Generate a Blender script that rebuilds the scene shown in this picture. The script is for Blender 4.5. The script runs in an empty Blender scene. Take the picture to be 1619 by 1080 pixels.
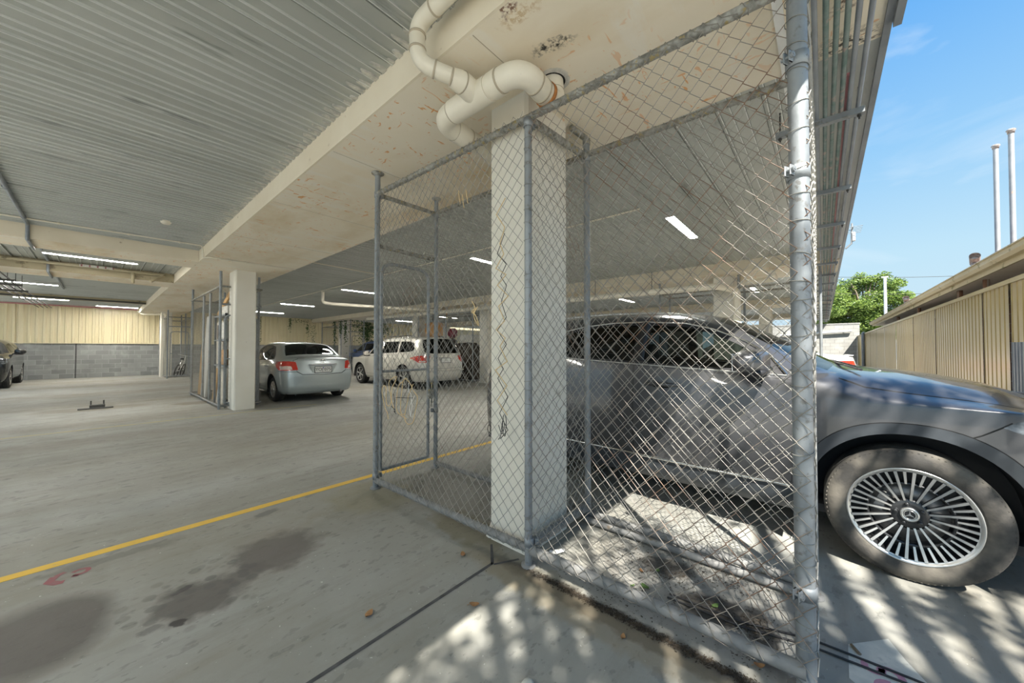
import bpy, math, random
import numpy as np
from mathutils import Vector, Matrix
from mathutils.geometry import delaunay_2d_cdt
random.seed(7)
PI = math.pi
SC = bpy.context.scene
COL = SC.collection

# ------------------------------------------------------------------ mesh helpers
class MB:
    """collects shapes; build() links them as ONE mesh object"""
    def __init__(s):
        s.v = []; s.f = []; s.m = []; s.sm = []
    def add(s, vs, fs, m=0, smooth=False):
        o = len(s.v); s.v += [tuple(p) for p in vs]
        for f in fs:
            s.f.append([i + o for i in f]); s.m.append(m); s.sm.append(smooth)
        return s
    def box(s, x0, x1, y0, y1, z0, z1, m=0):
        if x0 > x1: x0, x1 = x1, x0
        if y0 > y1: y0, y1 = y1, y0
        if z0 > z1: z0, z1 = z1, z0
        v = [(x0,y0,z0),(x1,y0,z0),(x1,y1,z0),(x0,y1,z0),(x0,y0,z1),(x1,y0,z1),(x1,y1,z1),(x0,y1,z1)]
        return s.add(v, [(0,3,2,1),(4,5,6,7),(0,1,5,4),(1,2,6,5),(2,3,7,6),(3,0,4,7)], m)
    def cbox(s, c, d, m=0, rot=None, bev=0.0):
        """centred box with optional rotation matrix and chamfered edges"""
        hx, hy, hz = d[0]/2, d[1]/2, d[2]/2
        if bev <= 0:
            v = [(-hx,-hy,-hz),(hx,-hy,-hz),(hx,hy,-hz),(-hx,hy,-hz),(-hx,-hy,hz),(hx,-hy,hz),(hx,hy,hz),(-hx,hy,hz)]
            f = [(0,3,2,1),(4,5,6,7),(0,1,5,4),(1,2,6,5),(2,3,7,6),(3,0,4,7)]
        else:
            b = min(bev, hx*.9, hy*.9, hz*.9)
            rings = []
            for z, k in ((-hz, b), (-hz+b, 0), (hz-b, 0), (hz, b)):
                ax, ay = hx-k, hy-k
                rings.append([(-ax+b,-ay,z),(ax-b,-ay,z),(ax,-ay+b,z),(ax,ay-b,z),(ax-b,ay,z),(-ax+b,ay,z),(-ax,ay-b,z),(-ax,-ay+b,z)])
            v = [p for r in rings for p in r]
            f = [tuple(range(7,-1,-1)), tuple(range(24,32))]
            for r in range(3):
                for i in range(8):
                    j = (i+1) % 8
                    f.append((r*8+i, r*8+j, (r+1)*8+j, (r+1)*8+i))
        out = []
        for p in v:
            q = Vector(p)
            if rot is not None: q = rot @ q
            out.append((q.x+c[0], q.y+c[1], q.z+c[2]))
        return s.add(out, f, m)
    def tube(s, path, r, n=8, m=0, caps=True, closed=False, smooth=True):
        """sweep of a circle along a path; r a number or one per point"""
        P = [Vector(p) for p in path]
        N = len(P)
        rr = r if isinstance(r, (list, tuple)) else [r]*N
        tang = []
        for i in range(N):
            if closed: t = P[(i+1) % N] - P[i-1]
            elif i == 0: t = P[1]-P[0]
            elif i == N-1: t = P[-1]-P[-2]
            else:
                a = (P[i]-P[i-1]); b = (P[i+1]-P[i])
                t = a.normalized() + b.normalized()
            if t.length < 1e-9: t = Vector((0,0,1))
            tang.append(t.normalized())
        t0 = tang[0]
        u = t0.orthogonal().normalized()
        vs = []
        prev = t0
        for i in range(N):
            t = tang[i]
            ax = prev.cross(t)
            if ax.length > 1e-8:
                u = Matrix.Rotation(prev.angle(t), 3, ax.normalized()) @ u
            u = (u - t*u.dot(t)).normalized()
            w = t.cross(u)
            # keep the section's width at a mitre
            k = 1.0
            if 0 < i < N-1 and not closed:
                c = (P[i]-P[i-1]).normalized().dot(t)
                k = 1.0/max(c, .6)
            for j in range(n):
                a = 2*PI*j/n
                vs.append(P[i] + (u*math.cos(a) + w*math.sin(a))*rr[i]*(1.0 if k == 1 else (1+k)/2))
            prev = t
        fs = []
        M = N if closed else N-1
        for i in range(M):
            a0 = i*n; b0 = ((i+1) % N)*n
            for j in range(n):
                k2 = (j+1) % n
                fs.append((a0+j, a0+k2, b0+k2, b0+j))
        s.add(vs, fs, m, smooth)
        if caps and not closed:
            s.add(vs[:n], [tuple(range(n-1,-1,-1))], m)
            s.add(vs[-n:], [tuple(range(n))], m)
        return s
    def cyl(s, a, b, r, n=16, m=0, r2=None, smooth=True):
        return s.tube([a, b], [r, r if r2 is None else r2], n, m, True, False, smooth)
    def lathe(s, prof, origin, axis, n=48, m=0, closed=False, smooth=True):
        """prof: list of (radius, distance along the axis)"""
        A = Vector(axis).normalized(); U = A.orthogonal().normalized(); W = A.cross(U); O = Vector(origin)
        vs = []
        for (r, h) in prof:
            for j in range(n):
                a = 2*PI*j/n
                vs.append(O + A*h + (U*math.cos(a)+W*math.sin(a))*r)
        fs = []
        K = len(prof)
        for i in range(K if closed else K-1):
            i2 = (i+1) % K
            for j in range(n):
                k = (j+1) % n
                fs.append((i*n+j, i*n+k, i2*n+k, i2*n+j))
        return s.add(vs, fs, m, smooth)
    def poly(s, pts, m=0):
        return s.add(pts, [tuple(range(len(pts)))], m)
    def prism(s, pts, d, m=0):
        """closed outline pts (3D) pushed along vector d"""
        n = len(pts); D = Vector(d)
        a = [Vector(p) for p in pts]; b = [p + D for p in a]
        fs = [tuple(range(n-1,-1,-1)), tuple(range(n,2*n))]
        for i in range(n):
            j = (i+1) % n
            fs.append((i, j, n+j, n+i))
        return s.add(a+b, fs, m)
    def build(s, name, mats, parent=None, loc=None, rot=None):
        me = bpy.data.meshes.new(name)
        me.from_pydata(s.v, [], s.f)
        if not isinstance(mats, (list, tuple)): mats = [mats]
        for q in mats: me.materials.append(q)
        me.polygons.foreach_set('material_index', s.m)
        me.polygons.foreach_set('use_smooth', s.sm)
        me.update()
        o = bpy.data.objects.new(name, me); COL.objects.link(o)
        if parent is not None: o.parent = parent
        if loc is not None: o.location = loc
        if rot is not None: o.rotation_euler = rot
        return o

def arc_path(pts, rad=.08, seg=6):
    """polyline with rounded corners"""
    P = [Vector(p) for p in pts]; out = [P[0]]
    for i in range(1, len(P)-1):
        a, b, c = P[i-1], P[i], P[i+1]
        d1 = (a-b); d2 = (c-b)
        r = min(rad, d1.length*.49, d2.length*.49)
        p0 = b + d1.normalized()*r; p2 = b + d2.normalized()*r
        for k in range(seg+1):
            t = k/seg
            out.append(p0*(1-t)**2 + b*2*t*(1-t) + p2*t*t)
    out.append(P[-1])
    return out

def tag(o, label=None, cat=None, group=None, kind=None):
    if label: o['label'] = label
    if cat: o['category'] = cat
    if group: o['group'] = group
    if kind: o['kind'] = kind
    return o
def thing(name, label, cat, loc=(0,0,0), rz=0.0, group=None):
    o = bpy.data.objects.new(name, None); COL.objects.link(o)
    o.empty_display_size = .1
    o.location = loc; o.rotation_euler = (0,0,rz)
    return tag(o, label, cat, group)
def structure(o, label=None, cat=None, group=None):
    o['kind'] = 'structure'
    if label: o['label'] = label
    if cat: o['category'] = cat
    if group: o['group'] = group
    return o
def copy_tree(o, parent=None):
    c = o.copy(); COL.objects.link(c)
    if parent is not None: c.parent = parent
    for ch in list(o.children): copy_tree(ch, c)
    return c

# ------------------------------------------------------------------ materials
def new_mat(name):
    m = bpy.data.materials.new(name); m.use_nodes = True
    nt = m.node_tree; b = nt.nodes['Principled BSDF']
    return m, nt, b
def N(nt, typ, **kw):
    n = nt.nodes.new(typ)
    for k, v in kw.items():
        if k == 'inp':
            for a, x in v.items(): n.inputs[a].default_value = x
        else: setattr(n, k, v)
    return n
def L(nt, a, b): nt.links.new(a, b)
def pos(nt, scale=(1,1,1), obj=False):
    """world position (or the object's own coordinates), scaled"""
    if obj: o = N(nt, 'ShaderNodeTexCoord').outputs['Object']
    else: o = N(nt, 'ShaderNodeNewGeometry').outputs['Position']
    mp = N(nt, 'ShaderNodeMapping'); mp.inputs['Scale'].default_value = scale
    L(nt, o, mp.inputs['Vector']); return mp.outputs['Vector']
def noise(nt, vec, scale, detail=4, rough=.55, dist=0.0):
    n = N(nt, 'ShaderNodeTexNoise'); n.inputs['Scale'].default_value = scale; n.inputs['Detail'].default_value = detail
    n.inputs['Roughness'].default_value = rough; n.inputs['Distortion'].default_value = dist
    L(nt, vec, n.inputs['Vector']); return n.outputs['Fac']
def ramp(nt, fac, a, b, ca=(0,0,0,1), cb=(1,1,1,1)):
    r = N(nt, 'ShaderNodeValToRGB'); e = r.color_ramp.elements
    e[0].position = a; e[1].position = b; e[0].color = ca; e[1].color = cb
    L(nt, fac, r.inputs['Fac']); return r.outputs['Color']
def mix(nt, fac, a, b, mode='MIX'):
    n = N(nt, 'ShaderNodeMix', data_type='RGBA', blend_type=mode)
    for sock, v in ((n.inputs[0], fac), (n.inputs[6], a), (n.inputs[7], b)):
        if isinstance(v, bpy.types.NodeSocket): L(nt, v, sock)
        elif isinstance(v, (tuple, list)): sock.default_value = (*v[:3], 1)
        else: sock.default_value = v
    return n.outputs[2]
def math_(nt, op, a, b=0.0, clamp=False):
    n = N(nt, 'ShaderNodeMath', operation=op, use_clamp=clamp)
    for sock, v in ((n.inputs[0], a), (n.inputs[1], b)):
        if isinstance(v, bpy.types.NodeSocket): L(nt, v, sock)
        else: sock.default_value = v
    return n.outputs[0]
def bump(nt, b, h, strength=.2, dist=.01):
    n = N(nt, 'ShaderNodeBump'); n.inputs['Strength'].default_value = strength; n.inputs['Distance'].default_value = dist
    L(nt, h, n.inputs['Height']); L(nt, n.outputs['Normal'], b.inputs['Normal'])
def mottled(name, c1, c2, scale=3.0, rough=.6, metal=0.0, bumps=0.0, bscale=40., stretch=(1,1,1), obj=False, lo=.35, hi=.65, c3=None, s3=14., t3=.62, coat=0.0, spec=.5):
    """base colour varied by noise, with an optional third colour in blotches"""
    m, nt, b = new_mat(name)
    v = pos(nt, stretch, obj)
    col = mix(nt, ramp(nt, noise(nt, v, scale), lo, hi), c1, c2)
    if c3 is not None: col = mix(nt, ramp(nt, noise(nt, v, s3, 5, .6), t3, t3+.08), col, c3)
    L(nt, col, b.inputs['Base Color'])
    b.inputs['Roughness'].default_value = rough; b.inputs['Metallic'].default_value = metal
    b.inputs['Specular IOR Level'].default_value = spec
    if coat: b.inputs['Coat Weight'].default_value = coat; b.inputs['Coat Roughness'].default_value = .04
    if bumps: bump(nt, b, noise(nt, v, bscale, 3), bumps, .01)
    return m
def plain(name, c, rough=.5, metal=0.0, coat=0.0, emit=0.0, spec=.5):
    m, nt, b = new_mat(name)
    v = pos(nt, (1,1,1), True)
    k = mix(nt, noise(nt, v, 9., 3), tuple(x*.9 for x in c), tuple(min(1, x*1.1) for x in c))
    L(nt, k, b.inputs['Base Color'])
    b.inputs['Roughness'].default_value = rough; b.inputs['Metallic'].default_value = metal
    b.inputs['Specular IOR Level'].default_value = spec
    if coat: b.inputs['Coat Weight'].default_value = coat; b.inputs['Coat Roughness'].default_value = .03
    if emit:
        b.inputs['Emission Color'].default_value = (*c, 1); b.inputs['Emission Strength'].default_value = emit
    return m
def glassy(name, tint, trans=.5, rough=.02):
    """thin tinted pane: a see-through share under a clear reflection"""
    m = bpy.data.materials.new(name); m.use_nodes = True; nt = m.node_tree; nt.nodes.clear()
    out = N(nt, 'ShaderNodeOutputMaterial'); t = N(nt, 'ShaderNodeBsdfTransparent'); g = N(nt, 'ShaderNodeBsdfGlossy')
    t.inputs['Color'].default_value = (*[c*trans for c in tint], 1); g.inputs['Roughness'].default_value = rough
    fr = N(nt, 'ShaderNodeFresnel'); fr.inputs['IOR'].default_value = 1.5
    mx = N(nt, 'ShaderNodeMixShader'); L(nt, fr.outputs[0], mx.inputs[0]); L(nt, t.outputs[0], mx.inputs[1]); L(nt, g.outputs[0], mx.inputs[2])
    L(nt, mx.outputs[0], out.inputs['Surface']); return m

def spot(nt, cx, cy, rx, ry, ang=0., warp=None, soft=(.75, 1.15)):
    """soft-edged patch of its own shape lying at a place on a horizontal surface; 1 inside"""
    g = N(nt, 'ShaderNodeNewGeometry').outputs['Position']
    if warp is not None:
        a = N(nt, 'ShaderNodeVectorMath', operation='ADD'); L(nt, g, a.inputs[0]); L(nt, warp, a.inputs[1]); g = a.outputs[0]
    mp = N(nt, 'ShaderNodeMapping', vector_type='TEXTURE')
    mp.inputs['Location'].default_value = (cx, cy, 0); mp.inputs['Rotation'].default_value = (0,0,ang); mp.inputs['Scale'].default_value = (rx, ry, 1)
    L(nt, g, mp.inputs['Vector'])
    sp = N(nt, 'ShaderNodeSeparateXYZ'); L(nt, mp.outputs[0], sp.inputs[0])
    x2 = math_(nt, 'MULTIPLY', sp.outputs[0], sp.outputs[0]); y2 = math_(nt, 'MULTIPLY', sp.outputs[1], sp.outputs[1])
    d = math_(nt, 'SQRT', math_(nt, 'ADD', x2, y2))
    return math_(nt, 'SUBTRACT', 1.0, math_(nt, 'DIVIDE', math_(nt, 'SUBTRACT', d, soft[0]), soft[1]-soft[0], True), True)
def warp_vec(nt, scale, amount, vec=None):
    n = N(nt, 'ShaderNodeTexNoise'); n.inputs['Scale'].default_value = scale; n.inputs['Detail'].default_value = 5
    L(nt, vec if vec is not None else N(nt, 'ShaderNodeNewGeometry').outputs['Position'], n.inputs['Vector'])
    s_ = N(nt, 'ShaderNodeVectorMath', operation='SUBTRACT'); L(nt, n.outputs['Color'], s_.inputs[0]); s_.inputs[1].default_value = (.5,.5,.5)
    k = N(nt, 'ShaderNodeVectorMath', operation='SCALE'); L(nt, s_.outputs[0], k.inputs[0]); k.inputs['Scale'].default_value = amount
    return k.outputs[0]

def floor_material():
    m, nt, b = new_mat('worn_concrete')
    v = pos(nt)
    c = mix(nt, ramp(nt, noise(nt, v, .35, 3), .35, .65), (.29,.284,.245), (.265,.27,.255))
    c = mix(nt, ramp(nt, noise(nt, v, 1.3, 6, .6), .3, .72), c, (.345,.348,.325))
    c = mix(nt, math_(nt, 'MULTIPLY', ramp(nt, noise(nt, pos(nt, (.6,3.,1)), 2.2, 5, .65), .50, .70), .55), c, (.195,.185,.155))
    # brownish wheel-worn bands of the aisle
    c = mix(nt, math_(nt, 'MULTIPLY', ramp(nt, noise(nt, pos(nt, (.12,.5,1)), 1.0, 4), .44, .62), .6), c, (.215,.195,.15))
    # small flat blotches
    c = mix(nt, math_(nt, 'MULTIPLY', ramp(nt, noise(nt, pos(nt, (1,1.6,1)), 8., 4, .5), .615, .65), .5), c, (.16,.16,.15))
    c = mix(nt, math_(nt, 'MULTIPLY', ramp(nt, noise(nt, pos(nt, (1,1.8,1)), 17., 4, .55), .62, .66), .5), c, (.15,.148,.135))
    c = mix(nt, math_(nt, 'MULTIPLY', ramp(nt, noise(nt, v, 5., 6, .65), .50, .70), .30), c, (.37,.372,.35))
    # pale specks
    c = mix(nt, math_(nt, 'MULTIPLY', ramp(nt, noise(nt, v, 48., 2, .5), .72, .75), .8), c, (.55,.54,.5))
    w = warp_vec(nt, 8., .26); w3 = warp_vec(nt, 3., .16); w2 = warp_vec(nt, 15., .10)
    for cx, cy, rx, ry, ang, k, wv, col in (
        (-.16, 2.66, .25, .33, .1, .88, w3, (.098,.088,.077)),
        (.77, 2.63, .25, .24, .4, .80, w, (.110,.096,.084)),
        (.36, 2.45, .18, .18, .4, .85, w, (.100,.090,.080)),
        (.58, 2.50, .12, .10, .4, .7, w, (.12,.108,.097)),
        (.27, 2.295, .035, .03, 0, .9, w2, (.035,.032,.03)),
        (.32, 2.59, .05, .02, .3, .8, w2, (.06,.057,.054)),
        (.18, 2.33, .05, .03, .3, .6, w2, (.11,.105,.1)),
        (.88, 3.29, .085, .05, .2, .8, w2, (.14,.135,.13)),
        (.08, 3.31, .30, .075, -.03, .6, w, (.15,.145,.13)),
        (.0, 11.7, .9, .35, 0, .6, w, (.19,.165,.12)),
        (1.6, 11.2, .5, .3, 0, .6, w, (.17,.14,.10)),
        (4., 6.5, 1.6, .4, 0, .35, w, (.2,.195,.18)),
        # dirt swept into the wire bays
        (2.1, .55, .42, .62, 0, .38, w, (.17,.155,.14)),
        (2.05, 2.3, .35, .75, 0, .5, w, (.17,.165,.15)),
        (1.75, 1.9, .16, .4, 0, .6, w, (.15,.125,.06)),
        (1.6, 1.3, .12, .5, .0, .45, w, (.19,.17,.11)),
        (1.62, .75, .07, .9, .0, .8, w2, (.05,.042,.035)),
        (1.55, .9, .10, .8, .0, .5, w2, (.28,.23,.15)),
        (2.0, .42, .12, .18, .3, .85, w2, (.03,.025,.02)),
        (2.2, .72, .10, .16, .3, .8, w2, (.035,.03,.025)),
        (1.95, .22, .22, .06, .3, .8, w2, (.04,.033,.025)),
        (1.6, 3.0, .35, .4, 0, .4, w, (.24,.215,.12)),
    ):
        c = mix(nt, math_(nt, 'MULTIPLY', spot(nt, cx, cy, rx, ry, ang, wv), k), c, col)
    # splashes round the oil marks
    vo = N(nt, 'ShaderNodeTexVoronoi'); vo.inputs['Scale'].default_value = 13.; L(nt, v, vo.inputs['Vector'])
    drops = math_(nt, 'MULTIPLY', ramp(nt, vo.outputs['Distance'], .30, .42, (1,1,1,1), (0,0,0,1)), spot(nt, .40, 2.50, .36, .32, .45, w3, (.5,1.25)))
    c = mix(nt, math_(nt, 'MULTIPLY', drops, .6), c, (.10,.098,.09))
    L(nt, c, b.inputs['Base Color'])
    L(nt, ramp(nt, noise(nt, v, 2., 4), .3, .7, (.60,.60,.60,1), (.85,.85,.85,1)), b.inputs['Roughness'])
    bump(nt, b, noise(nt, v, 30., 6, .7), .25, .006)
    return m

def soffit_material():
    m, nt, b = new_mat('cream_painted_slab')
    v = pos(nt)
    c = mix(nt, ramp(nt, noise(nt, v, 1.2, 5, .6), .3, .7), (.82,.735,.58), (.85,.785,.655))
    c = mix(nt, math_(nt, 'MULTIPLY', ramp(nt, noise(nt, pos(nt, (1,.35,1)), 1.4, 5, .6), .50, .72), .65), c, (.60,.46,.25))
    c = mix(nt, math_(nt, 'MULTIPLY', ramp(nt, noise(nt, pos(nt, (.5,2.2,1)), 2.6, 4, .6), .56, .66), .5), c, (.84,.81,.73))
    # rust ties: short orange dashes at odd angles
    a = ramp(nt, noise(nt, pos(nt, (3.2,9,1)), 2.2, 3, .5, 1.2), .635, .675)
    bb = ramp(nt, noise(nt, pos(nt, (9,3.2,1)), 2.0, 3, .5, 1.2), .645, .685)
    zone = ramp(nt, noise(nt, v, 1.1, 2), .40, .58)
    rust = math_(nt, 'MULTIPLY', math_(nt, 'MAXIMUM', a, bb), zone)
    c = mix(nt, math_(nt, 'MULTIPLY', rust, .8), c, (.72,.31,.06))
    w2 = warp_vec(nt, 26., .12)
    sp = ramp(nt, noise(nt, v, 34., 5, .7), .46, .56)
    for cx, cy, rx, ry, ang, k, col in ((1.585,1.085,.035,.12,.22,.97,(.012,.012,.012)), (1.27,1.13,.03,.05,0,.9,(.16,.06,.03)), (1.33,1.10,.04,.12,0,.6,(.5,.33,.12)), (2.62,-.12,.10,.14,.4,.95,(.02,.018,.016)), (2.70,.02,.03,.2,0,.9,(.02,.018,.016)), (2.3,-.1,.05,.05,.4,.9,(.10,.05,.03))):
        c = mix(nt, math_(nt, 'MULTIPLY', math_(nt, 'MULTIPLY', spot(nt, cx, cy, rx, ry, ang, w2, (.5,1.3)), sp), k), c, col)
    L(nt, c, b.inputs['Base Color']); b.inputs['Roughness'].default_value = .75
    bump(nt, b, noise(nt, v, 18., 5, .6), .12, .01)
    return m

def fence_material(name, c1, c2, stain):
    m, nt, b = new_mat(name)
    v = pos(nt)
    c = mix(nt, ramp(nt, noise(nt, pos(nt, (1,1,.15)), 2.5, 4), .35, .7), c1, c2)
    c = mix(nt, math_(nt, 'MULTIPLY', ramp(nt, noise(nt, pos(nt, (6,6,.35)), 3., 5, .65), .60, .74), .6), c, stain)
    L(nt, c, b.inputs['Base Color']); b.inputs['Roughness'].default_value = .3; b.inputs['Metallic'].default_value = 0.0
    return m

def block_material(name, c1, c2, mortar, sx=1.0):
    """concrete blocks of 390 x 190 mm; u along the wall, v up"""
    m, nt, b = new_mat(name)
    g = N(nt, 'ShaderNodeNewGeometry').outputs['Position']
    sp = N(nt, 'ShaderNodeSeparateXYZ'); L(nt, g, sp.inputs[0])
    cb = N(nt, 'ShaderNodeCombineXYZ'); L(nt, math_(nt, 'ADD', sp.outputs[0], sp.outputs[1]), cb.inputs[0]); L(nt, sp.outputs[2], cb.inputs[1])
    br = N(nt, 'ShaderNodeTexBrick'); L(nt, cb.outputs[0], br.inputs['Vector'])
    br.inputs['Scale'].default_value = 1.0; br.inputs['Brick Width'].default_value = .4*sx; br.inputs['Row Height'].default_value = .2
    br.inputs['Mortar Size'].default_value = .008; br.inputs['Mortar Smooth'].default_value = .1
    br.inputs['Color1'].default_value = (*c1,1); br.inputs['Color2'].default_value = (*c2,1); br.inputs['Mortar'].default_value = (*mortar,1)
    c = mix(nt, math_(nt, 'MULTIPLY', ramp(nt, noise(nt, g, 1.1, 5, .6), .4, .7), .35), br.outputs['Color'], tuple(x*.6 for x in c1))
    c = mix(nt, math_(nt, 'MULTIPLY', ramp(nt, noise(nt, g, 1.7, 5, .6), .55, .7), .35), c, tuple(min(1, x*1.5) for x in c2))
    L(nt, c, b.inputs['Base Color']); b.inputs['Roughness'].default_value = .9
    bump(nt, b, br.outputs['Fac'], -.4, .01)
    return m

def wire_material(name, grey, rust, lo, hi):
    m, nt, b = new_mat(name)
    f = ramp(nt, noise(nt, pos(nt), 1.6, 4, .6), lo, hi)
    L(nt, mix(nt, f, grey, rust), b.inputs['Base Color'])
    b.inputs['Metallic'].default_value = .15; b.inputs['Specular IOR Level'].default_value = .3
    b.inputs['Roughness'].default_value = .7
    return m

M = {}
M['floor'] = floor_material()
M['soffit'] = soffit_material()
M['fascia'] = mottled('cream_fascia_paint', (.76,.68,.53), (.81,.735,.59), 2.2, .75, c3=(.42,.34,.22), s3=5., t3=.66, bumps=.1)
M['column'] = mottled('column_paint', (.73,.70,.61), (.79,.765,.69), 1.6, .7, c3=(.44,.41,.34), s3=6., t3=.68, bumps=.1, bscale=25.)
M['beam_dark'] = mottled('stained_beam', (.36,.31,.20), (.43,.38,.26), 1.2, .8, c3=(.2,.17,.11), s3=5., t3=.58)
M['deck'] = mottled('galvanised_decking', (.43,.45,.425), (.50,.52,.495), .7, .45, .35, stretch=(.35,2.,1), c3=(.30,.315,.295), s3=3.5, t3=.60)
M['hem_glint'] = mottled('deck_hem_glint', (.70,.72,.71), (.78,.79,.785), 3., .4, .4)  # lighter decking tone paints the light caught on hems and stiffeners
M['spall'] = mottled('cement_slurry', (.40,.40,.37), (.62,.60,.54), 22., .9)
M['galv'] = mottled('galvanised_pipe', (.23,.25,.265), (.32,.345,.36), 7., .55, .35, c3=(.19,.19,.185), s3=26., t3=.58, bumps=.08, bscale=60.)
M['galv_dirty'] = mottled('lichened_galvanised_pipe', (.15,.148,.13), (.40,.40,.37), 26., .75, .15, c3=(.36,.29,.13), s3=30., t3=.56, bumps=.3, bscale=70.)
M['rail_floor'] = mottled('dusty_floor_rail', (.20,.20,.195), (.29,.29,.28), 9., .75, .15, c3=(.20,.165,.12), s3=15., t3=.62, bumps=.15)
M['wire'] = wire_material('galvanised_wire', (.34,.33,.30), (.24,.15,.10), .62, .70)
M['wire_rust'] = wire_material('rusty_wire', (.27,.255,.225), (.235,.14,.09), .46, .58)
M['wire_far'] = wire_material('dull_wire', (.27,.27,.245), (.22,.16,.12), .60, .68)
M['pvc'] = mottled('cream_pvc', (.74,.69,.57), (.79,.745,.63), 5., .38, c3=(.33,.29,.22), s3=30., t3=.72)
M['pvc_ring'] = plain('brown_pipe_joint', (.46,.40,.30), .6)
M['rust'] = mottled('rust', (.35,.13,.04), (.55,.24,.07), 30., .85)
M['conduit'] = mottled('grey_conduit', (.22,.245,.275), (.29,.32,.35), 6., .5, .2)
M['copper_green'] = mottled('verdigris_pipe', (.13,.20,.185), (.23,.28,.27), 14., .6, .2, c3=(.36,.30,.28), s3=12., t3=.56)
M['pipe_red'] = mottled('red_lagged_pipe', (.42,.16,.17), (.5,.23,.24), 8., .6)
M['edge_metal'] = mottled('dark_edge_flashing', (.20,.225,.25), (.27,.295,.32), 4., .45, .3)
M['yellow'] = mottled('worn_yellow_paint', (.74,.47,.06), (.66,.42,.07), 8., .7, c3=(.36,.32,.2), s3=24., t3=.63)
M['yellow_old'] = mottled('faded_yellow_paint', (.42,.36,.20), (.34,.32,.25), 5., .7)
M['joint'] = mottled('joint_sealant', (.045,.046,.048), (.09,.09,.09), 18., .8)
M['red_paint'] = mottled('worn_red_paint', (.30,.10,.11), (.24,.12,.12), 20., .8)
M['pink_paint'] = mottled('worn_pink_number_paint', (.50,.24,.31), (.42,.22,.29), 20., .8)
M['white_paint'] = mottled('worn_white_paint', (.60,.59,.53), (.48,.49,.45), 14., .8, c3=(.36,.38,.36), s3=9., t3=.6)
M['fence_far'] = fence_material('pale_cream_fence_sheet', (.76,.67,.44), (.80,.72,.50), (.6,.5,.3))
M['fence_right'] = fence_material('tan_fence_sheet', (.335,.25,.085), (.39,.295,.115), (.20,.15,.05))
M['fence_frame'] = fence_material('tan_fence_frame', (.40,.31,.13), (.46,.365,.17), (.3,.22,.1))
M['block_in'] = block_material('grey_concrete_blocks', (.235,.245,.24), (.35,.36,.355), (.40,.405,.40))
M['block_out'] = block_material('pale_concrete_blocks', (.36,.355,.33), (.41,.405,.38), (.24,.235,.22))
M['gap'] = mottled('fence_gap_shade', (.10,.075,.035), (.15,.11,.055), 4., .7)  # dark brown paints the shadow in the gaps between fence panels
M['lamp_on'] = plain('lit_tube_diffuser', (1.0,.955,.87), .4, emit=168.0)
M['lamp_body'] = plain('lamp_housing', (.55,.55,.52), .5)
M['white'] = mottled('white_plastic', (.78,.78,.76), (.84,.84,.82), 5., .4)
M['black'] = plain('black_plastic', (.018,.018,.02), .45)
M['dark_steel'] = plain('dark_steel', (.07,.07,.065), .5, .4)
# ================================================================== the building
ZS, ZD = 2.915, 3.14           # soffit of the concrete bands, underside of the metal deck
Y0, Y1 = -.25, 24.45           # open eave, rear wall
BANDS = [(1.235, 2.665), (8.87, 10.30), (16.5, 17.93), (24.1, 25.5)]
CX0, CX1 = 1.75, 2.225         # column faces across the first band
# ---- ground
def ground():
    b = MB(); b.add([(-14,-40,0),(60,-40,0),(60,40,0),(-14,40,0)], [(0,1,2,3)])
    structure(b.build('floor', M['floor']))
    # thin coats of paint and the sealed joint
    p = MB(); p.box(-9, 3.9, 3.415, 3.49, 0, .0015); structure(p.build('painted_bay_line', M['yellow']), 'yellow painted bay line across the concrete floor', 'floor marking')
    p = MB(); p.box(-2.6, 3.3, 8.75, 8.85, 0, .0012); structure(p.build('painted_bay_line', M['yellow_old']), 'faded yellow line in front of the second column', 'floor marking')
    j = MB()
    j.add([(-9,1.47,.0012),(1.56,1.495,.0012),(1.57,1.515,.0012),(-9,1.49,.0012)], [(0,1,2,3)])
    j.add([(1.54,1.50,.0012),(1.70,1.66,.0012),(1.71,1.65,.0012),(1.565,1.497,.0012)], [(0,1,2,3)])
    j.add([(1.56,1.50,.0013),(1.70,1.42,.0013),(1.69,1.405,.0013),(1.555,1.485,.0013)], [(0,1,2,3)])
    structure(j.build('floor_joint', M['joint']), 'dark sealed joint running to the column foot', 'floor joint')
ground()

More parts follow.
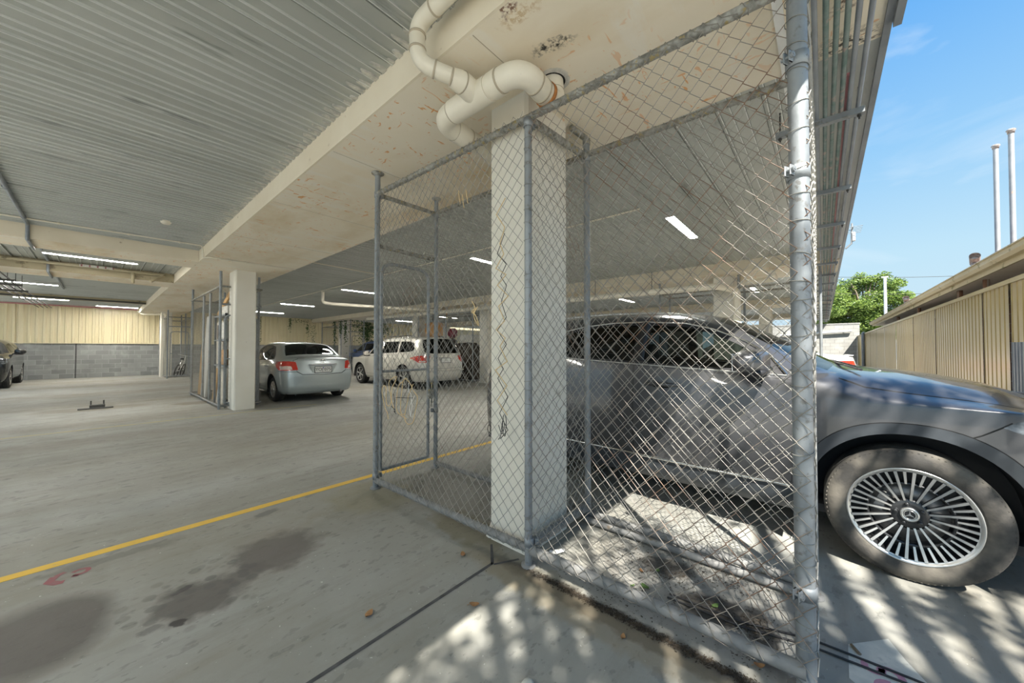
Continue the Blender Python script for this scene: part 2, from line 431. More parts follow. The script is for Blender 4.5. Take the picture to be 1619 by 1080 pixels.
def stroke(pts, w, z=.0018):
    """flat painted stroke along a polyline on the floor"""
    m = MB(); P = [Vector((x,y,z)) for x,y in pts]; a = []; c = []
    for i, p in enumerate(P):
        t = (P[min(i+1,len(P)-1)] - P[max(i-1,0)]).normalized(); n = Vector((-t.y, t.x, 0))*w*.5
        a.append(p+n); c.append(p-n)
    for i in range(len(P)-1): m.poly([a[i], c[i], c[i+1], a[i+1]])
    return m
def arc(cx, cy, r, a0, a1, n=14, ex=1.0):
    return [(cx+r*ex*math.cos(math.radians(a0+(a1-a0)*i/n)), cy+r*math.sin(math.radians(a0+(a1-a0)*i/n))) for i in range(n+1)]
def floor_numbers():
    # two worn stencilled curves near the yellow line (a broken figure)
    m = MB()
    for pts, w in (([(-.135,3.27),(-.155,3.215),(-.125,3.17),(-.10,3.165)], .04), ([(-.135,3.27),(-.10,3.29)], .03), (arc(-.045,3.235,.032,150,-140,10), .022), ([(-.075,3.205),(-.05,3.19)],.02)):
        s_ = stroke(pts, w); m.add(s_.v, s_.f)
    structure(m.build('painted_bay_number', M['red_paint']), 'worn dark red stencilled figure by the yellow line', 'floor marking')
    p = MB(); p.add([(2.145,-.065,.001),(2.30,-.20,.001),(2.19,-.24,.001),(2.02,-.32,.001),(1.80,-.20,.001),(1.93,-.06,.001)], [(0,5,4,3,2,1)])
    structure(p.build('painted_number_patch', M['white_paint']), 'worn white painted patch under a pink number by the corner post', 'floor marking')
    q = MB()
    for pts, w in ((arc(2.055,-.135,.026,60,300,12), .022), (arc(2.052,-.185,.030,120,-120,12), .024), (arc(1.96,-.18,.04,0,180,10), .022), ([(2.055,-.158),(2.06,-.162)],.02)):
        s_ = stroke(pts, w, .0022); q.add(s_.v, s_.f)
    structure(q.build('painted_bay_number', M['pink_paint']), 'faded pink bay number on the white patch by the corner post', 'floor marking')
floor_numbers()

# ---- deck of steel pans: flat pans 300 mm wide, ribs along X
def deck(x0, x1, y0, y1, name, along='X', pitch=.30, over=0.0):
    m = MB(); prof = []; pm_ = []
    t0, t1 = (y0, y1) if along == 'X' else (x0, x1)
    t = t0; k = 0
    while t < t1 - 1e-6:
        e = min(t+pitch, t1)
        d = e - t
        # flat pan, two small stiffeners, hem, then the open slot beside the next pan
        for q, h, mi in ((0,0,0),(.26,0,0),(.268,-.010,1),(.288,-.010,1),(.292,0,0),(.56,0,0),(.568,-.010,1),(.588,-.010,1),(.592,0,0),(.80,0,0),(.808,-.016,1),(.832,-.016,0),(.838,.014,0),(.91,.014,0),(.918,0,0)):
            prof.append((t+d*q, h)); pm_.append(mi)
        t = e; k += 1
    prof.append((t1, 0))
    n = len(prof)
    if along == 'X':
        vs = [(x0, a, ZD+b) for a, b in prof] + [(x1, a, ZD+b) for a, b in prof]
    else:
        vs = [(a, y0, ZD+b) for a, b in prof] + [(a, y1, ZD+b) for a, b in prof]
    fs = [(i, i+1, n+i+1, n+i) for i in range(n-1)]
    for f_, mi in zip(fs, pm_): m.add([vs[i] for i in f_], [(0,1,2,3)], mi)
    m.box(x0, x1, y0, y1, ZD+.05, ZD+.2)
    return structure(m.build(name, [M['deck'], M['hem_glint']]))
LB = [(8.90, 9.66), (12.28, 13.25), (18.3, 18.75)]     # beams that cross the left bay
deck(-4.4, 1.235, Y0, 8.90, 'ceiling')
deck(-4.4, 1.235, 9.66, 12.28, 'ceiling', 'Y')
deck(-4.4, 1.235, 13.25, Y1, 'ceiling')
for a, b in ((2.665, 8.87), (10.30, 16.5), (17.93, 24.1)):
    deck(a, b, Y0, Y1, 'ceiling')
# ---- concrete bands along Y: soffit sheet, fascias with a lip
def band(x0, x1):
    m = MB()
    m.box(x0+.012, x1-.012, Y0, Y1+.2, ZS, ZD+.2, 0)
    m.box(x0, x0+.012, Y0, Y1, ZS+.045, ZD+.04, 1); m.box(x1-.012, x1, Y0, Y1, ZS+.045, ZD+.04, 1)
    m.box(x0-.004, x0+.012, Y0, Y1, ZS+.0005, ZS+.04, 1); m.box(x1-.012, x1+.004, Y0, Y1, ZS+.0005, ZS+.04, 1)
    return structure(m.build('concrete_beam', [M['soffit'], M['fascia']]))
for x0, x1 in BANDS: band(x0, x1)
# board joints on the near soffit
g = MB()
for y in (1.36, 3.05, 4.6, 6.4, 8.2):
    g.box(1.26, 2.64, y, y+.004, ZS-.0015, ZS)
structure(g.build('soffit_joint', M['pvc_ring']))
# slurry that ran over the edge of the deck along the near fascia: fingers, one per rib
def slurry():
    rnd = random.Random(3); m = MB(); y = Y0
    while y < 12.:
        if not (8.7 < y < 9.8):
            ln = rnd.uniform(.04, .13); w = rnd.uniform(.035, .06)
            n = 7; pts = []
            for i in range(n+1):
                a = PI*i/n
                pts.append((1.235-ln*math.sin(a)*(.8+.4*rnd.random()), y+w*.5-math.cos(a)*w*.5, ZD-.014))
            m.prism(pts, (0,0,.02))
        y += rnd.uniform(.085, .11)
    structure(m.build('cement_slurry_edge', M['spall']), 'pale cement slurry fingers along the concrete band', 'slurry')
slurry()
# ---- beams that cross the left bay (along X)
for i, (a, b) in enumerate(LB[:2]):
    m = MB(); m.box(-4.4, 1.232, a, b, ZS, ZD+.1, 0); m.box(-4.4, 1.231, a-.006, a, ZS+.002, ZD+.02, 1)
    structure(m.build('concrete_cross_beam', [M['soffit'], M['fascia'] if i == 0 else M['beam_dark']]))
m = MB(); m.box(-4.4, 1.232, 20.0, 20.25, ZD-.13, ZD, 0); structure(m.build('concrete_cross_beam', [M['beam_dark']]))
# ---- columns
def column(x0, x1, y0, y1, i=0):
    m = MB(); c = .02
    zt = ZS
    P = [(x0+c,y0),(x1-c,y0),(x1,y0+c),(x1,y1-c),(x1-c,y1),(x0+c,y1),(x0,y1-c),(x0,y0+c)]
    m.prism([(x,y,0) for x,y in P], (0,0,zt))
    return structure(m.build('concrete_column', M['column']))
column(CX0, CX1, 1.395, 1.72)
# cement foot round the near column
f = MB(); rr = random.Random(8)
for i in range(5):
    vs = []; cx, cy, R_, H_ = 1.80+.09*i, 1.725, rr.uniform(.05,.07), rr.uniform(.05,.13)
    for k in range(4):
        for j in range(10): vs.append((cx+R_*math.cos(2*PI*j/10)*(1-k/3.2)*rr.uniform(.85,1.1), cy+.055*math.sin(2*PI*j/10)*(1-k/3.2)*rr.uniform(.85,1.1), H_*k/3))
    f.add(vs, [(k*10+j, k*10+(j+1) % 10, (k+1)*10+(j+1) % 10, (k+1)*10+j) for k in range(3) for j in range(10)], 0, True)
structure(f.build('column_foot_mortar', M['column']))
column(1.86, 2.225, 9.18, 9.73)
column(1.86, 2.225, 22.4, 22.9)
for y in (1.5, 9.3, 13.7, 21.3):
    column(9.35, 9.82, y, y+.42)
    if y > 2: column(17., 17.45, y, y+.42)
column(17., 17.45, 1.5, 1.9)
# ---- rear wall: blockwork below, cream sheet fencing above
m = MB(); m.box(-7, 40, 24.45, 24.65, 0, 1.54); structure(m.build('wall_back', M['block_in']))
m = MB(); m.box(-.62, -.58, 24.44, 24.46, 0, 1.54); structure(m.build('wall_joint', M['joint']))
def corrugated(u0, u1, z0, z1, fn, pitch, depth, flat=.5):
    """sheet with trapezoid ribs; fn(u, d) gives the plan point"""
    m = MB(); pr = []; u = u0
    while u < u1 - 1e-6:
        p = min(pitch, u1-u)
        pr += [(u, 0), (u+p*flat, 0), (u+p*(flat+.1), depth), (u+p*.9, depth)]
        u += p
    pr.append((u1, 0)); n = len(pr)
    vs = []
    for z in (z0, z1):
        for a, d in pr:
            x, y = fn(a, d); vs.append((x, y, z))
    m.add(vs, [(i, i+1, n+i+1, n+i) for i in range(n-1)])
    return m
def rear_fence():
    root = thing('sheet_fence', 'cream ribbed sheet fence standing on the grey block wall', 'fence', (0, 24.5, 1.54))
    root['kind'] = 'structure'
    x = -6.7
    edges = [-6.6, -4.3, -2.03, .25, 2.55, 4.85, 7.1, 9.4, 11.7, 14., 16.3]
    for a, b in zip(edges[:-1], edges[1:]):
        c = corrugated(a+.06, b-.06, 1.50, ZD-.02, lambda u, d: (u, 24.42-d), .19, .040, .50)
        c.v = [(p[0], p[1]-24.5, p[2]-1.54) for p in c.v]
        c.build('fence_panel', M['fence_far'], root)
        q = MB(); q.box(a-.06, a+.06, -.12, -.05, -.06, 1.58); q.build('fence_post', M['fence_far'], root)
    q = MB(); q.box(-6.7, 16.3, -.12, -.05, 1.565, 1.60); q.box(-6.7, 16.3, -.11, -.05, -.05, -.015); q.build('fence_rail', M['fence_far'], root)
rear_fence()
m = MB(); m.box(-7, 40, 24.66, 24.9, 0, 3.4); structure(m.build('wall_beyond', M['fence_far']))
# ---- eave edge: flashing, conduits and their brackets
m = MB(); m.box(-4.4, 27.8, Y0-.03, Y0, ZS-.02, ZD+.3); m.box(-4.4, 2.55, Y0-.06, Y0-.03, ZS-.05, ZD+.3); structure(m.build('eave_flashing', M['edge_metal']))
m = MB(); m.box(2.665, 27.8, Y0, .02, ZS+.015, ZS+.03); m.box(10.3, 27.8, .02, .36, ZS+.03, ZS+.04); structure(m.build('eave_lining', M['deck']))
m = MB(); m.box(1.0, 27.8, .125, .165, ZS-.012, ZS); structure(m.build('eave_trim', M['white']))
CY = [.012, -.028, -.066, -.104, -.141, -.184]
cm = ['conduit', 'copper_green', 'copper_green', 'copper_green', 'conduit', 'conduit']
names = [('conduit', 'grey conduit under the eave, innermost of the parallel run'), ('pipe', 'greenish copper pipe under the eave, second in from the building side'), ('pipe', 'greenish copper pipe in the middle of the eave run'),
         ('pipe', 'greenish copper pipe beside the red strip under the eave'), ('conduit', 'grey conduit under the eave, next to the outermost one'), ('conduit', 'grey conduit under the eave, nearest the open sky')]
for y, mm, (nm, lb) in zip(CY, cm, names):
    t = MB(); t.cyl((-2, y, 2.80), (27.5, y, 2.80), .0115, 10)
    tag(t.build(nm, M[mm]), lb, 'pipe', 'services under the eave')
t = MB(); t.box(2.75, 27.5, -.134, -.120, 2.815, 2.835); tag(t.build('lagged_pipe', M['pipe_red']), 'thin dull red strip between the eave pipes', 'pipe', 'services under the eave')
brk = [3.12, 4.54, 5.80, 7.1, 8.4, 9.7, 11., 12.3, 13.6, 14.9, 16.2, 17.5, 18.8, 20.1, 21.4, 22.7, 24.0]
def bracket(x, label):
    r = thing('hanging_channel_bracket', label, 'bracket', (x, 0, ZS), 0, 'channel brackets under the eave')
    ch = MB(); ch.box(-.021, .021, -.215, .235, -.16, -.127); ch.box(-.021,-.014,-.215,.235,-.127,-.122); ch.box(.014,.021,-.215,.235,-.127,-.122); ch.build('channel', M['galv'], r)
    for y in (-.19, .21):
        k = MB(); k.cyl((0,y,-.19),(0,y,.02), .005, 8); k.cyl((0,y,-.175),(0,y,-.163), .011, 6); k.build('threaded_rod', M['dark_steel'], r)
    return r
b0 = bracket(brk[0], 'galvanised channel bracket under the eave nearest the corner post')
for i, x in enumerate(brk[1:]):
    c = copy_tree(b0); c.location = (x, 0, ZS)
    c['label'] = {0: 'second channel bracket from the corner post under the eave', 1: 'third channel bracket from the corner post under the eave', 2: 'fourth channel bracket from the corner post under the eave'}.get(i, 'distant channel bracket in the receding row under the eave')
# ---- battens
LAMPS = [(-.08, 10.92, 'long lit tube lamp between the two concrete cross beams'), (-1.36, 16.34, 'lit tube lamp behind the hanging cable tray'), (-1.32, 21.1, 'lit tube lamp just above the cream rear fence'),
         (.55, 22.9, 'lit tube lamp above the far wire cage with the bicycle'), (5.37, 16.28, 'lit tube lamp high above the silver sedan roof'), (5.57, 20.7, 'lit tube lamp beside the second column at the rear fence'),
         (5.42, 10.95, 'lit tube lamp left of the tall wire gate'), (5.40, 5.20, 'lit tube lamp seen left of the near column'), (5.66, 1.55, 'lit tube lamp above the grey car seen through the mesh'), (12.9, 5.5, 'small distant lit tube lamp beyond the far concrete beam'), (13.1, 20.7, 'distant lit tube lamp above the white wagon'),
         (-2.6, 1.55, 'added unseen tube lamp brightening the left bay beside the camera'), (-2.6, 5.2, 'added unseen tube lamp left of the view, second in from the eave'), (13., 1.55, 'added tube lamp brightening the far wire bays'), (13.2, 10.95, 'added tube lamp in the next bay beyond the white wagon'), (13.2, 16.3, 'added tube lamp beyond the blue car')]  # these five lamps are added to brighten the interior
def batten(x, y, label):
    r = thing('ceiling_tube_lamp', label, 'lamp', (x, y, ZD), 0, 'tube lamps under the metal deck')
    a = MB(); a.box(-.61,.61,-.055,.055,-.035,-.002)
    for y in (-.062,.055): a.box(-.61,.61,y,y+.007,-.085,-.002)
    a.box(-.617,-.61,-.062,.062,-.085,-.002); a.box(.61,.617,-.062,.062,-.085,-.002); a.build('lamp_body', M['lamp_body'], r)
    d = MB(); n = 10
    P = [(-.60, .048*math.cos(PI+PI*i/n), -.045+.045*math.sin(PI+PI*i/n)) for i in range(n+1)]
    d.prism(P, (1.2,0,0)); d.build('diffuser', M['lamp_on'], r)
    return r
l0 = batten(*LAMPS[0])
for x, y, lb in LAMPS[1:]:
    c = copy_tree(l0); c.location = (x, y, ZD); c['label'] = lb
# ================================================================== wire cages
def chain_link(m, org, u, w, h, pu=.080, pz=.088, r=.0022, sides=4, seed=0, sag=.006, nrm=None):
    """woven wire: zigzag wires side by side that hook where they meet. org: lower corner, u: unit vector along"""
    rnd = random.Random(seed)
    U = Vector(u).normalized(); Z = Vector((0,0,1)); Nn = U.cross(Z)
    n = max(2, int(round(w/(pu/2)))); hu = w/n
    k = max(2, int(round(h/(pz/2)))); hz = h/k
    ph = [rnd.uniform(0, 6.28) for _ in range(8)]
    amp = sag
    O = Vector(org)
    vs = []; fs = []
    ang = [2*PI*j/sides for j in range(sides)]
    for i in range(n):
        base = len(vs)
        for j in range(k+1):
            right = (i+j) % 2
            s = (i + right)*hu; z = j*hz
            # hook depth: the wire passes in front on one side and behind on the other
            d = .0028 if right else -.0028
            sx = s + amp*math.sin(z*3.1+s*2.3+ph[0]) + amp*.6*math.sin(z*7.3+s*5.1+ph[1])
            zz = z + amp*math.sin(s*4.1+z*2.2+ph[2]) + amp*.5*math.sin(s*9.+ph[3]+z*6.)
            if j in (0, k): zz = z
            if sx < 0: sx = 0
            if sx > w: sx = w
            dd = d + amp*1.6*math.sin(s*2.2+ph[4])*math.sin(z*1.9+ph[5])
            sx += (.0022 if right else -.0022)
            P = O + U*sx + Z*zz + Nn*dd
            for a in ang:
                vs.append(P + (U*math.cos(a) + Nn*math.sin(a))*r)
        for j in range(k):
            a0 = base+j*sides; b0 = a0+sides
            for q in range(sides):
                q2 = (q+1) % sides
                fs.append((a0+q, a0+q2, b0+q2, b0+q))
    m.add(vs, fs, 0, False)
    return m
def helix(m, a, b, r, pitch, wr=.0016, sides=4, seed=0, slip=.25):
    """lacing wire round a rail"""
    rnd = random.Random(seed); A = Vector(a); B = Vector(b); L_ = (B-A).length; t = (B-A).normalized()
    u = t.orthogonal().normalized(); w = t.cross(u); n = int(L_/pitch)
    pts = []
    for i in range(n):
        s0 = (i+.2)*pitch + rnd.uniform(-slip, slip)*pitch; tilt = rnd.uniform(-.35, .35)
        for k in range(12):
            q = 2*PI*k/12
            pts.append(A + t*(s0 + math.sin(q)*r*tilt + pitch*.5*max(0, k-8)/4) + (u*math.cos(q)+w*math.sin(q))*(r+.001))
    m.tube(pts, wr, sides, caps=False)
def pipe(name, a, b, r, mat, parent, n=14):
    m = MB(); m.cyl(a, b, r, n); return m.build(name, mat, parent)
def clamp(parent, p, r, ax=(0,0,1), ear=(-1,0,0), h=.05):
    """pressed steel clamp: a band with two bolted ears"""
    m = MB(); A = Vector(ax).normalized(); E = Vector(ear).normalized(); S = A.cross(E)
    m.lathe([(r+.001,-h/2),(r+.005,-h/2),(r+.005,h/2),(r+.001,h/2)], p, ax, 20, 0, True)
    R = Matrix((E, S, A)).transposed()
    for k in (-1, 1):
        c = Vector(p) + E*(r+.022) + S*(.009*k)
        m.cbox(c, (.026, .005, h*.8), 0, R, .004)
    m.cyl(Vector(p)+E*(r+.024)-S*.022, Vector(p)+E*(r+.024)+S*.022, .005, 8)
    m.cyl(Vector(p)+E*(r+.024)+S*.012, Vector(p)+E*(r+.024)+S*.02, .011, 6)
    return m.build('clamp', M['galv'], parent)

CO = Vector((1.69, 1.33, 0))
cage = thing('chain_link_cage', 'tall galvanised chain-link cage built round the near concrete column', 'cage', CO)
def C(x, y, z): return (x-CO.x, y-CO.y, z)
FX, RX = 1.69, 2.42
YL, YM, YR = 3.12, 1.33, .062
ZT, ZR = 2.69, 2.755
def post(x, y, r, z1, mat='galv', flange=False, x2=None, y2=None):
    m = MB(); X2 = x if x2 is None else x2; Y2_ = y if y2 is None else y2
    m.cyl(C(x,y,0), C(X2,Y2_,z1), r, 18)
    o = m.build('post', M[mat], cage)
    if flange:
        f = MB(); f.lathe([(0,0),(r*2.3,0),(r*2.3,-.008),(r+.004,-.012),(r+.004,-.03),(r,-.03)], C(X2,Y2_,z1), (0,0,1), 20); f.build('post_flange', M['galv_dirty'], o)
    b = MB(); b.lathe([(0,.012),(r*1.9,.012),(r*1.9,0)], C(x,y,0), (0,0,1), 18); b.build('post_foot', M['rail_floor'], o)
    return o
posts = [None]*4
posts[0] = post(FX, YL, .0245, ZS, 'galv', True)
posts[1] = post(FX-.006, YM, .0225, ZT-.02)
posts[2] = post(1.735, YR, .031, ZS-.002, 'galv', True, 1.672, YR-.003)
posts[3] = post(RX-.02, 3.17, .022, ZS, 'galv', True)
post(RX, 1.345, .0235, 2.86)
post(RX+.02, .055, .024, ZS, 'galv', True)
# the rear middle post ends in an elbow that bends back to the column
e = MB(); e.tube(arc_path([C(RX,1.345,2.82), C(RX,1.345,2.875), C(RX-.19,1.365,2.885)], .05), .022, 14); e.cyl(C(RX,1.345,2.83),C(RX,1.345,2.875),.028,14); e.build('elbow', M['galv_dirty'], cage)
# rails
pipe('rail', C(FX,YL,ZT+.03), C(FX,YR,ZT-.045), .0215, M['galv_dirty'], cage)
pipe('rail', C(RX-.02,3.17,ZR), C(RX,YM,ZR), .0205, M['galv_dirty'], cage)
pipe('rail', C(RX,YM,ZR), C(RX+.02,YR,ZR-.03), .0205, M['galv_dirty'], cage)
pipe('rail', C(FX,YL+.005,ZT+.025), C(RX-.02,3.17,ZR-.01), .020, M['galv_dirty'], cage)
pipe('rail', C(FX,YM,ZT-.02), C(RX,1.345,ZR-.02), .024, M['galv_dirty'], cage)
pipe('rail', C(FX,YR,ZT-.05), C(RX+.02,YR,ZR-.035), .020, M['galv_dirty'], cage)
pipe('rail', C(FX,YL,.075), C(FX,YM,.095), .025, M['rail_floor'], cage)
pipe('rail', C(FX,YM-.02,.095), C(FX+.02,YR,.10), .0285, M['rail_floor'], cage)
pipe('rail', C(RX-.02,3.17,.055), C(RX,YM,.055), .022, M['rail_floor'], cage)
pipe('rail', C(RX,YM,.055), C(RX+.02,YR,.055), .024, M['rail_floor'], cage)
pipe('rail', C(RX-.06,YM,.03), C(RX-.05,YR,.03), .020, M['rail_floor'], cage)
pipe('rail', C(FX+.03,YM,.115), C(RX,1.345,.105), .030, M['rail_floor'], cage)
# corner fittings
for (x, y, z, a, el) in ((FX,YL,ZT+.02,(0,0,1),(1,.2,0)), (FX-.006,YM,ZT-.05,(0,0,1),(1,0,0)), (RX-.02,3.17,ZR-.02,(0,0,1),(-1,0,0)), (RX,1.345,ZR-.03,(0,0,1),(-1,0,0)),
                        (1.681,YR-.002,2.34,(0,0,1),(-1,.5,0)), (1.696,YR,1.93,(0,0,1),(-1,.5,0)), (1.727,YR,.385,(0,0,1),(-1,.4,0)), (FX,YL,.11,(0,0,1),(1,0,0)), (FX,YM,.14,(0,0,1),(1,-1,0)), (RX-.02,3.17,.62,(0,0,1),(-1,0,0))):
    clamp(cage, C(x,y,z), .031 if y < .1 else .0245, a, el)
# gate on the end of the cage
gy = 3.19
gate = MB()
gp = arc_path([C(1.775,gy,.13), C(1.775,gy,2.105), C(2.315,gy,2.105), C(2.315,gy,.13)], .13, 8)
gate.tube(gp, .0165, 12); gate.cyl(C(1.775,gy,.13), C(2.315,gy,.13), .0165, 12); gate.cyl(C(1.775,gy,1.06), C(2.315,gy,1.06), .0125, 12)
g_o = gate.build('gate', M['galv'], cage)
pm = MB(); chain_link(pm, C(1.775,gy,.14), (1,0,0), .54, 1.95, seed=11); pm.build('gate_mesh', M['wire'], g_o)
lt = MB(); lt.cbox(C(2.33,gy-.03,.80), (.07,.03,.10), 0, None, .01); lt.cyl(C(2.34,gy-.03,.66), C(2.34,gy-.03,.92), .008, 8); lt.build('gate_latch', M['galv_dirty'], g_o)
pipe('transom', C(FX,YL+.03,2.245), C(RX-.02,3.19,2.245), .021, M['galv_dirty'], cage)
pm = MB(); chain_link(pm, C(FX,3.165,2.25), (1,.05,0), .70, .47, seed=12); pm.build('mesh_panel', M['wire'], cage)
# mesh panels, each with the lacing that ties it to its rails
def panel(x0, y0, x1, y1, z0, z1, seed, mat, rail_r=.025, lo=None, hi=None, **kw):
    m = MB(); d = Vector((x1-x0, y1-y0, 0)); w_ = d.length
    chain_link(m, C(x0,y0,z0), d/w_, w_, z1-z0, seed=seed, **kw)
    if lo: helix(m, C(*lo[0]), C(*lo[1]), rail_r+.004, .082, seed=seed)
    if hi: helix(m, C(*hi[0]), C(*hi[1]), .0235, .058, seed=seed+1)
    return m.build('mesh_panel', M[mat], cage)
def zf(y): return ZT+.03-(YL-y)/(YL-YR)*.075
panel(FX-.026, YL-.01, FX-.026, YM+.02, .075, 2.705, 1, 'wire', .025, ((FX,YL-.02,.075),(FX,YM+.03,.095)), ((FX,YL-.02,zf(YL)),(FX,YM+.03,zf(YM))))
panel(FX-.03, YM-.02, FX-.008, YR-.03, .095, 2.655, 2, 'wire_rust', .028, ((FX,YM-.03,.095),(FX+.02,YR+.04,.10)), ((FX,YM-.02,zf(YM)),(FX,YR+.03,zf(YR))))
panel(RX-.045, 3.17, RX-.025, YM+.03, .055, 2.745, 3, 'wire', .022, ((RX-.02,3.15,.055),(RX,YM+.03,.055)), ((RX-.02,3.15,ZR),(RX,YM+.03,ZR)))
panel(RX-.025, YM-.03, RX-.005, YR, .055, 2.735, 4, 'wire', .024, ((RX,YM-.03,.055),(RX+.02,YR+.03,.055)), ((RX,YM-.03,ZR),(RX+.02,YR+.03,ZR-.03)))
panel(FX+.02, YM-.03, RX-.02, YM-.02, .115, 2.67, 5, 'wire', .030, ((FX+.05,YM,.115),(RX-.03,1.345,.105)), ((FX+.04,YM,ZT-.02),(RX-.03,1.345,ZR-.02)))
panel(FX+.04, YR-.035, RX, YR-.03, .09, 2.66, 6, 'wire', .028, None, ((FX+.05,YR,ZT-.05),(RX-.02,YR,ZR-.035)))
# lacing up the posts
for po, aa, bb, rr_, pt_, wr_ in ((posts[2], C(1.735,YR,.05), C(1.672,YR,2.88), .033, .105, .0017), (posts[0], C(FX,YL,.08), C(FX,YL,2.7), .027, .085, .0014), (posts[1], C(FX-.006,YM,.1), C(FX-.006,YM,2.65), .025, .09, .0014), (posts[3], C(RX-.02,3.17,.1), C(RX-.02,3.17,2.7), .024, .09, .0014)):
    lm = MB(); helix(lm, aa, bb, rr_, pt_, wr_, 4, 21); lm.build('lacing_wire', M['wire_far'], po)
# ------------------------------------------------------------------ twine, ties and string
F0 = 568.0; S49, C49 = math.sin(math.radians(49.1)), math.cos(math.radians(49.1)); PT = math.atan(11/568.)
M['twine'] = mottled('tan_twine', (.62,.45,.22), (.70,.54,.30), 40., .85)
M['twine_black'] = plain('black_twine', (.03,.03,.03), .8)
M['twine_white'] = plain('white_string', (.75,.75,.72), .8)
def gate_pt(a, b, dz=0.0):
    """a, b: horizontal and height in metres on the gate plane"""
    t = (FX-.036)/a
    return (FX-.036, (gy-.022)*t, 1.28+(b-1.28)*t)
def twine(name, pts, mat, label, group=None, r=.0024, cat='twine', sharp=False):
    P = [Vector(p) for p in pts]; out = []
    if sharp:
        m = MB(); m.tube(P, r, 6); return tag(m.build(name, M[mat]), label, cat, group)
    for i in range(len(P)-1):
        p0 = P[max(i-1,0)]; p1 = P[i]; p2 = P[i+1]; p3 = P[min(i+2,len(P)-1)]
        for k in range(5):
            t = k/5
            out.append(.5*((2*p1)+(p2-p0)*t+(2*p0-5*p1+4*p2-p3)*t*t+(3*p1-p0-3*p2+p3)*t**3))
    out.append(P[-1])
    m = MB(); m.tube(out, r, 6); o = m.build(name, M[mat]); return tag(o, label, cat, group)
GL = [
 ('twine_loop', [(1.795,.930),(1.778,.905),(1.775,.86),(1.79,.78),(1.812,.70),(1.83,.665),(1.842,.60)], 'twine', 'tan twine tail hanging lowest beside the gate stile next to the left corner post'),
 ('twine_loop', [(1.795,.930),(1.815,.90),(1.818,.78),(1.83,.735),(1.855,.727),(1.868,.755)], 'twine', 'short tan twine loop hooked inside the tail by the gate stile'),
 ('twine_loop', [(1.872,.755),(1.865,.83),(1.848,.90),(1.85,.96),(1.875,.985),(1.925,1.005),(1.91,.95),(1.88,.90),(1.873,.82),(1.878,.76),(1.90,.70)], 'twine', 'narrow tan twine loop reaching up to the middle bar of the gate'),
 ('twine_loop', [(2.00,.95),(1.96,.925),(1.935,.85),(1.93,.76),(1.925,.71),(1.94,.655),(1.985,.615),(2.04,.575)], 'twine', 'wide tan twine curve left of the white string'),
 ('twine_loop', [(2.04,.98),(2.00,.955),(1.99,.88),(1.975,.76),(1.98,.64),(2.02,.622)], 'twine', 'tan twine strand straight down the middle of the gate'),
 ('twine_loop', [(2.03,.985),(2.085,.92),(2.12,.85),(2.165,.79),(2.165,.73),(2.14,.62),(2.12,.535),(2.085,.515),(2.05,.525),(2.02,.58),(2.03,.66),(2.055,.76),(2.06,.80),(2.09,.86),(2.115,.915)], 'twine', 'largest tan twine loop reaching lowest over the gate'),
 ('string', [(2.065,.935),(2.065,.85),(2.09,.82),(2.095,.77),(2.10,.74),(2.135,.80)], 'twine_white', 'white string knotted over the tan twine over the gate'),
 ('string', [(2.10,.745),(2.075,.68),(2.08,.64),(2.088,.59),(2.10,.66),(2.105,.70),(2.098,.745)], 'twine_white', 'white string tail twisted below the knot over the gate'),
 ('cable_tie', [(1.87,.72),(1.895,.70),(1.915,.66),(1.90,.67),(1.925,.64)], 'twine_black', 'black cable tie at the foot of the narrow twine loop'),
 ('cable_tie', [(1.895,.84),(1.905,.78),(1.91,.66)], 'twine_black', 'long black tie hanging behind the narrow twine loop'),
 ('cable_tie', [(1.92,.80),(2.0,.79),(2.12,.775)], 'twine_black', 'black tie stretched level across the tan loops'),
]
for nm, pts, mt, lb in GL:
    twine(nm, [gate_pt(a, b) for a, b in pts], mt, lb, 'twine and ties over the gate', .0030 if mt == 'twine' else .0024)
# lacing stitched up the front mesh over the column
rnd = random.Random(5); pts = []; z = 2.22; k = 0
while z > .86:
    pts.append((FX-.034, 1.52+(.035 if k % 2 else -.035)+rnd.uniform(-.02,.02), z)); z -= rnd.uniform(.045,.10); k += 1
twine('twine_lacing', pts, 'twine', 'tan twine zigzag stitched through the mesh in front of the near column', 'stitching in front of the column', .0032, 'twine', True)
pts = []; z = 2.0; k = 0
while z > .70:
    pts.append((FX-.034, 1.515+(.028 if k % 2 else -.028)+rnd.uniform(-.02,.02), z)); z -= rnd.uniform(.06,.12); k += 1
twine('twine_lacing', pts, 'twine_black', 'black twine zigzag stitched beside the tan twine over the near column', 'stitching in front of the column', .0024, 'twine', True)
for i, (y0, z0, pp, lb) in enumerate(((1.545,.80,[(0,0),(-.03,-.05),(-.05,.01),(-.035,.03),(-.02,-.06),(0,-.09)], 'black tie bent in a hook low on the mesh over the near column'), (1.50,.78,[(0,.09),(.012,0),(-.01,-.04),(-.02,.05),(-.012,.09)], 'black tie standing upright low on the mesh over the near column'),
                           (1.61,.76,[(0,.02),(.015,-.02),(.03,.0),(.02,.03),(.0,.02)], 'small black ring tie low on the mesh at the left column edge'))):
    twine('cable_tie', [(FX-.036, y0+a, z0+b) for a, b in pp], 'twine_black', lb, 'black ties on the mesh over the column', .0024)
twine('twine_knot', [(FX-.03,1.80,1.60),(FX-.03,1.77,1.56),(FX-.03,1.79,1.52),(FX-.03,1.75,1.55),(FX-.03,1.80,1.53),(FX-.03,1.76,1.50),(FX-.03,1.73,1.43),(FX-.03,1.78,1.50),(FX-.03,1.74,1.56)], 'twine', 'knotted tan twine bundle on the mesh at the left column edge', None, .003)
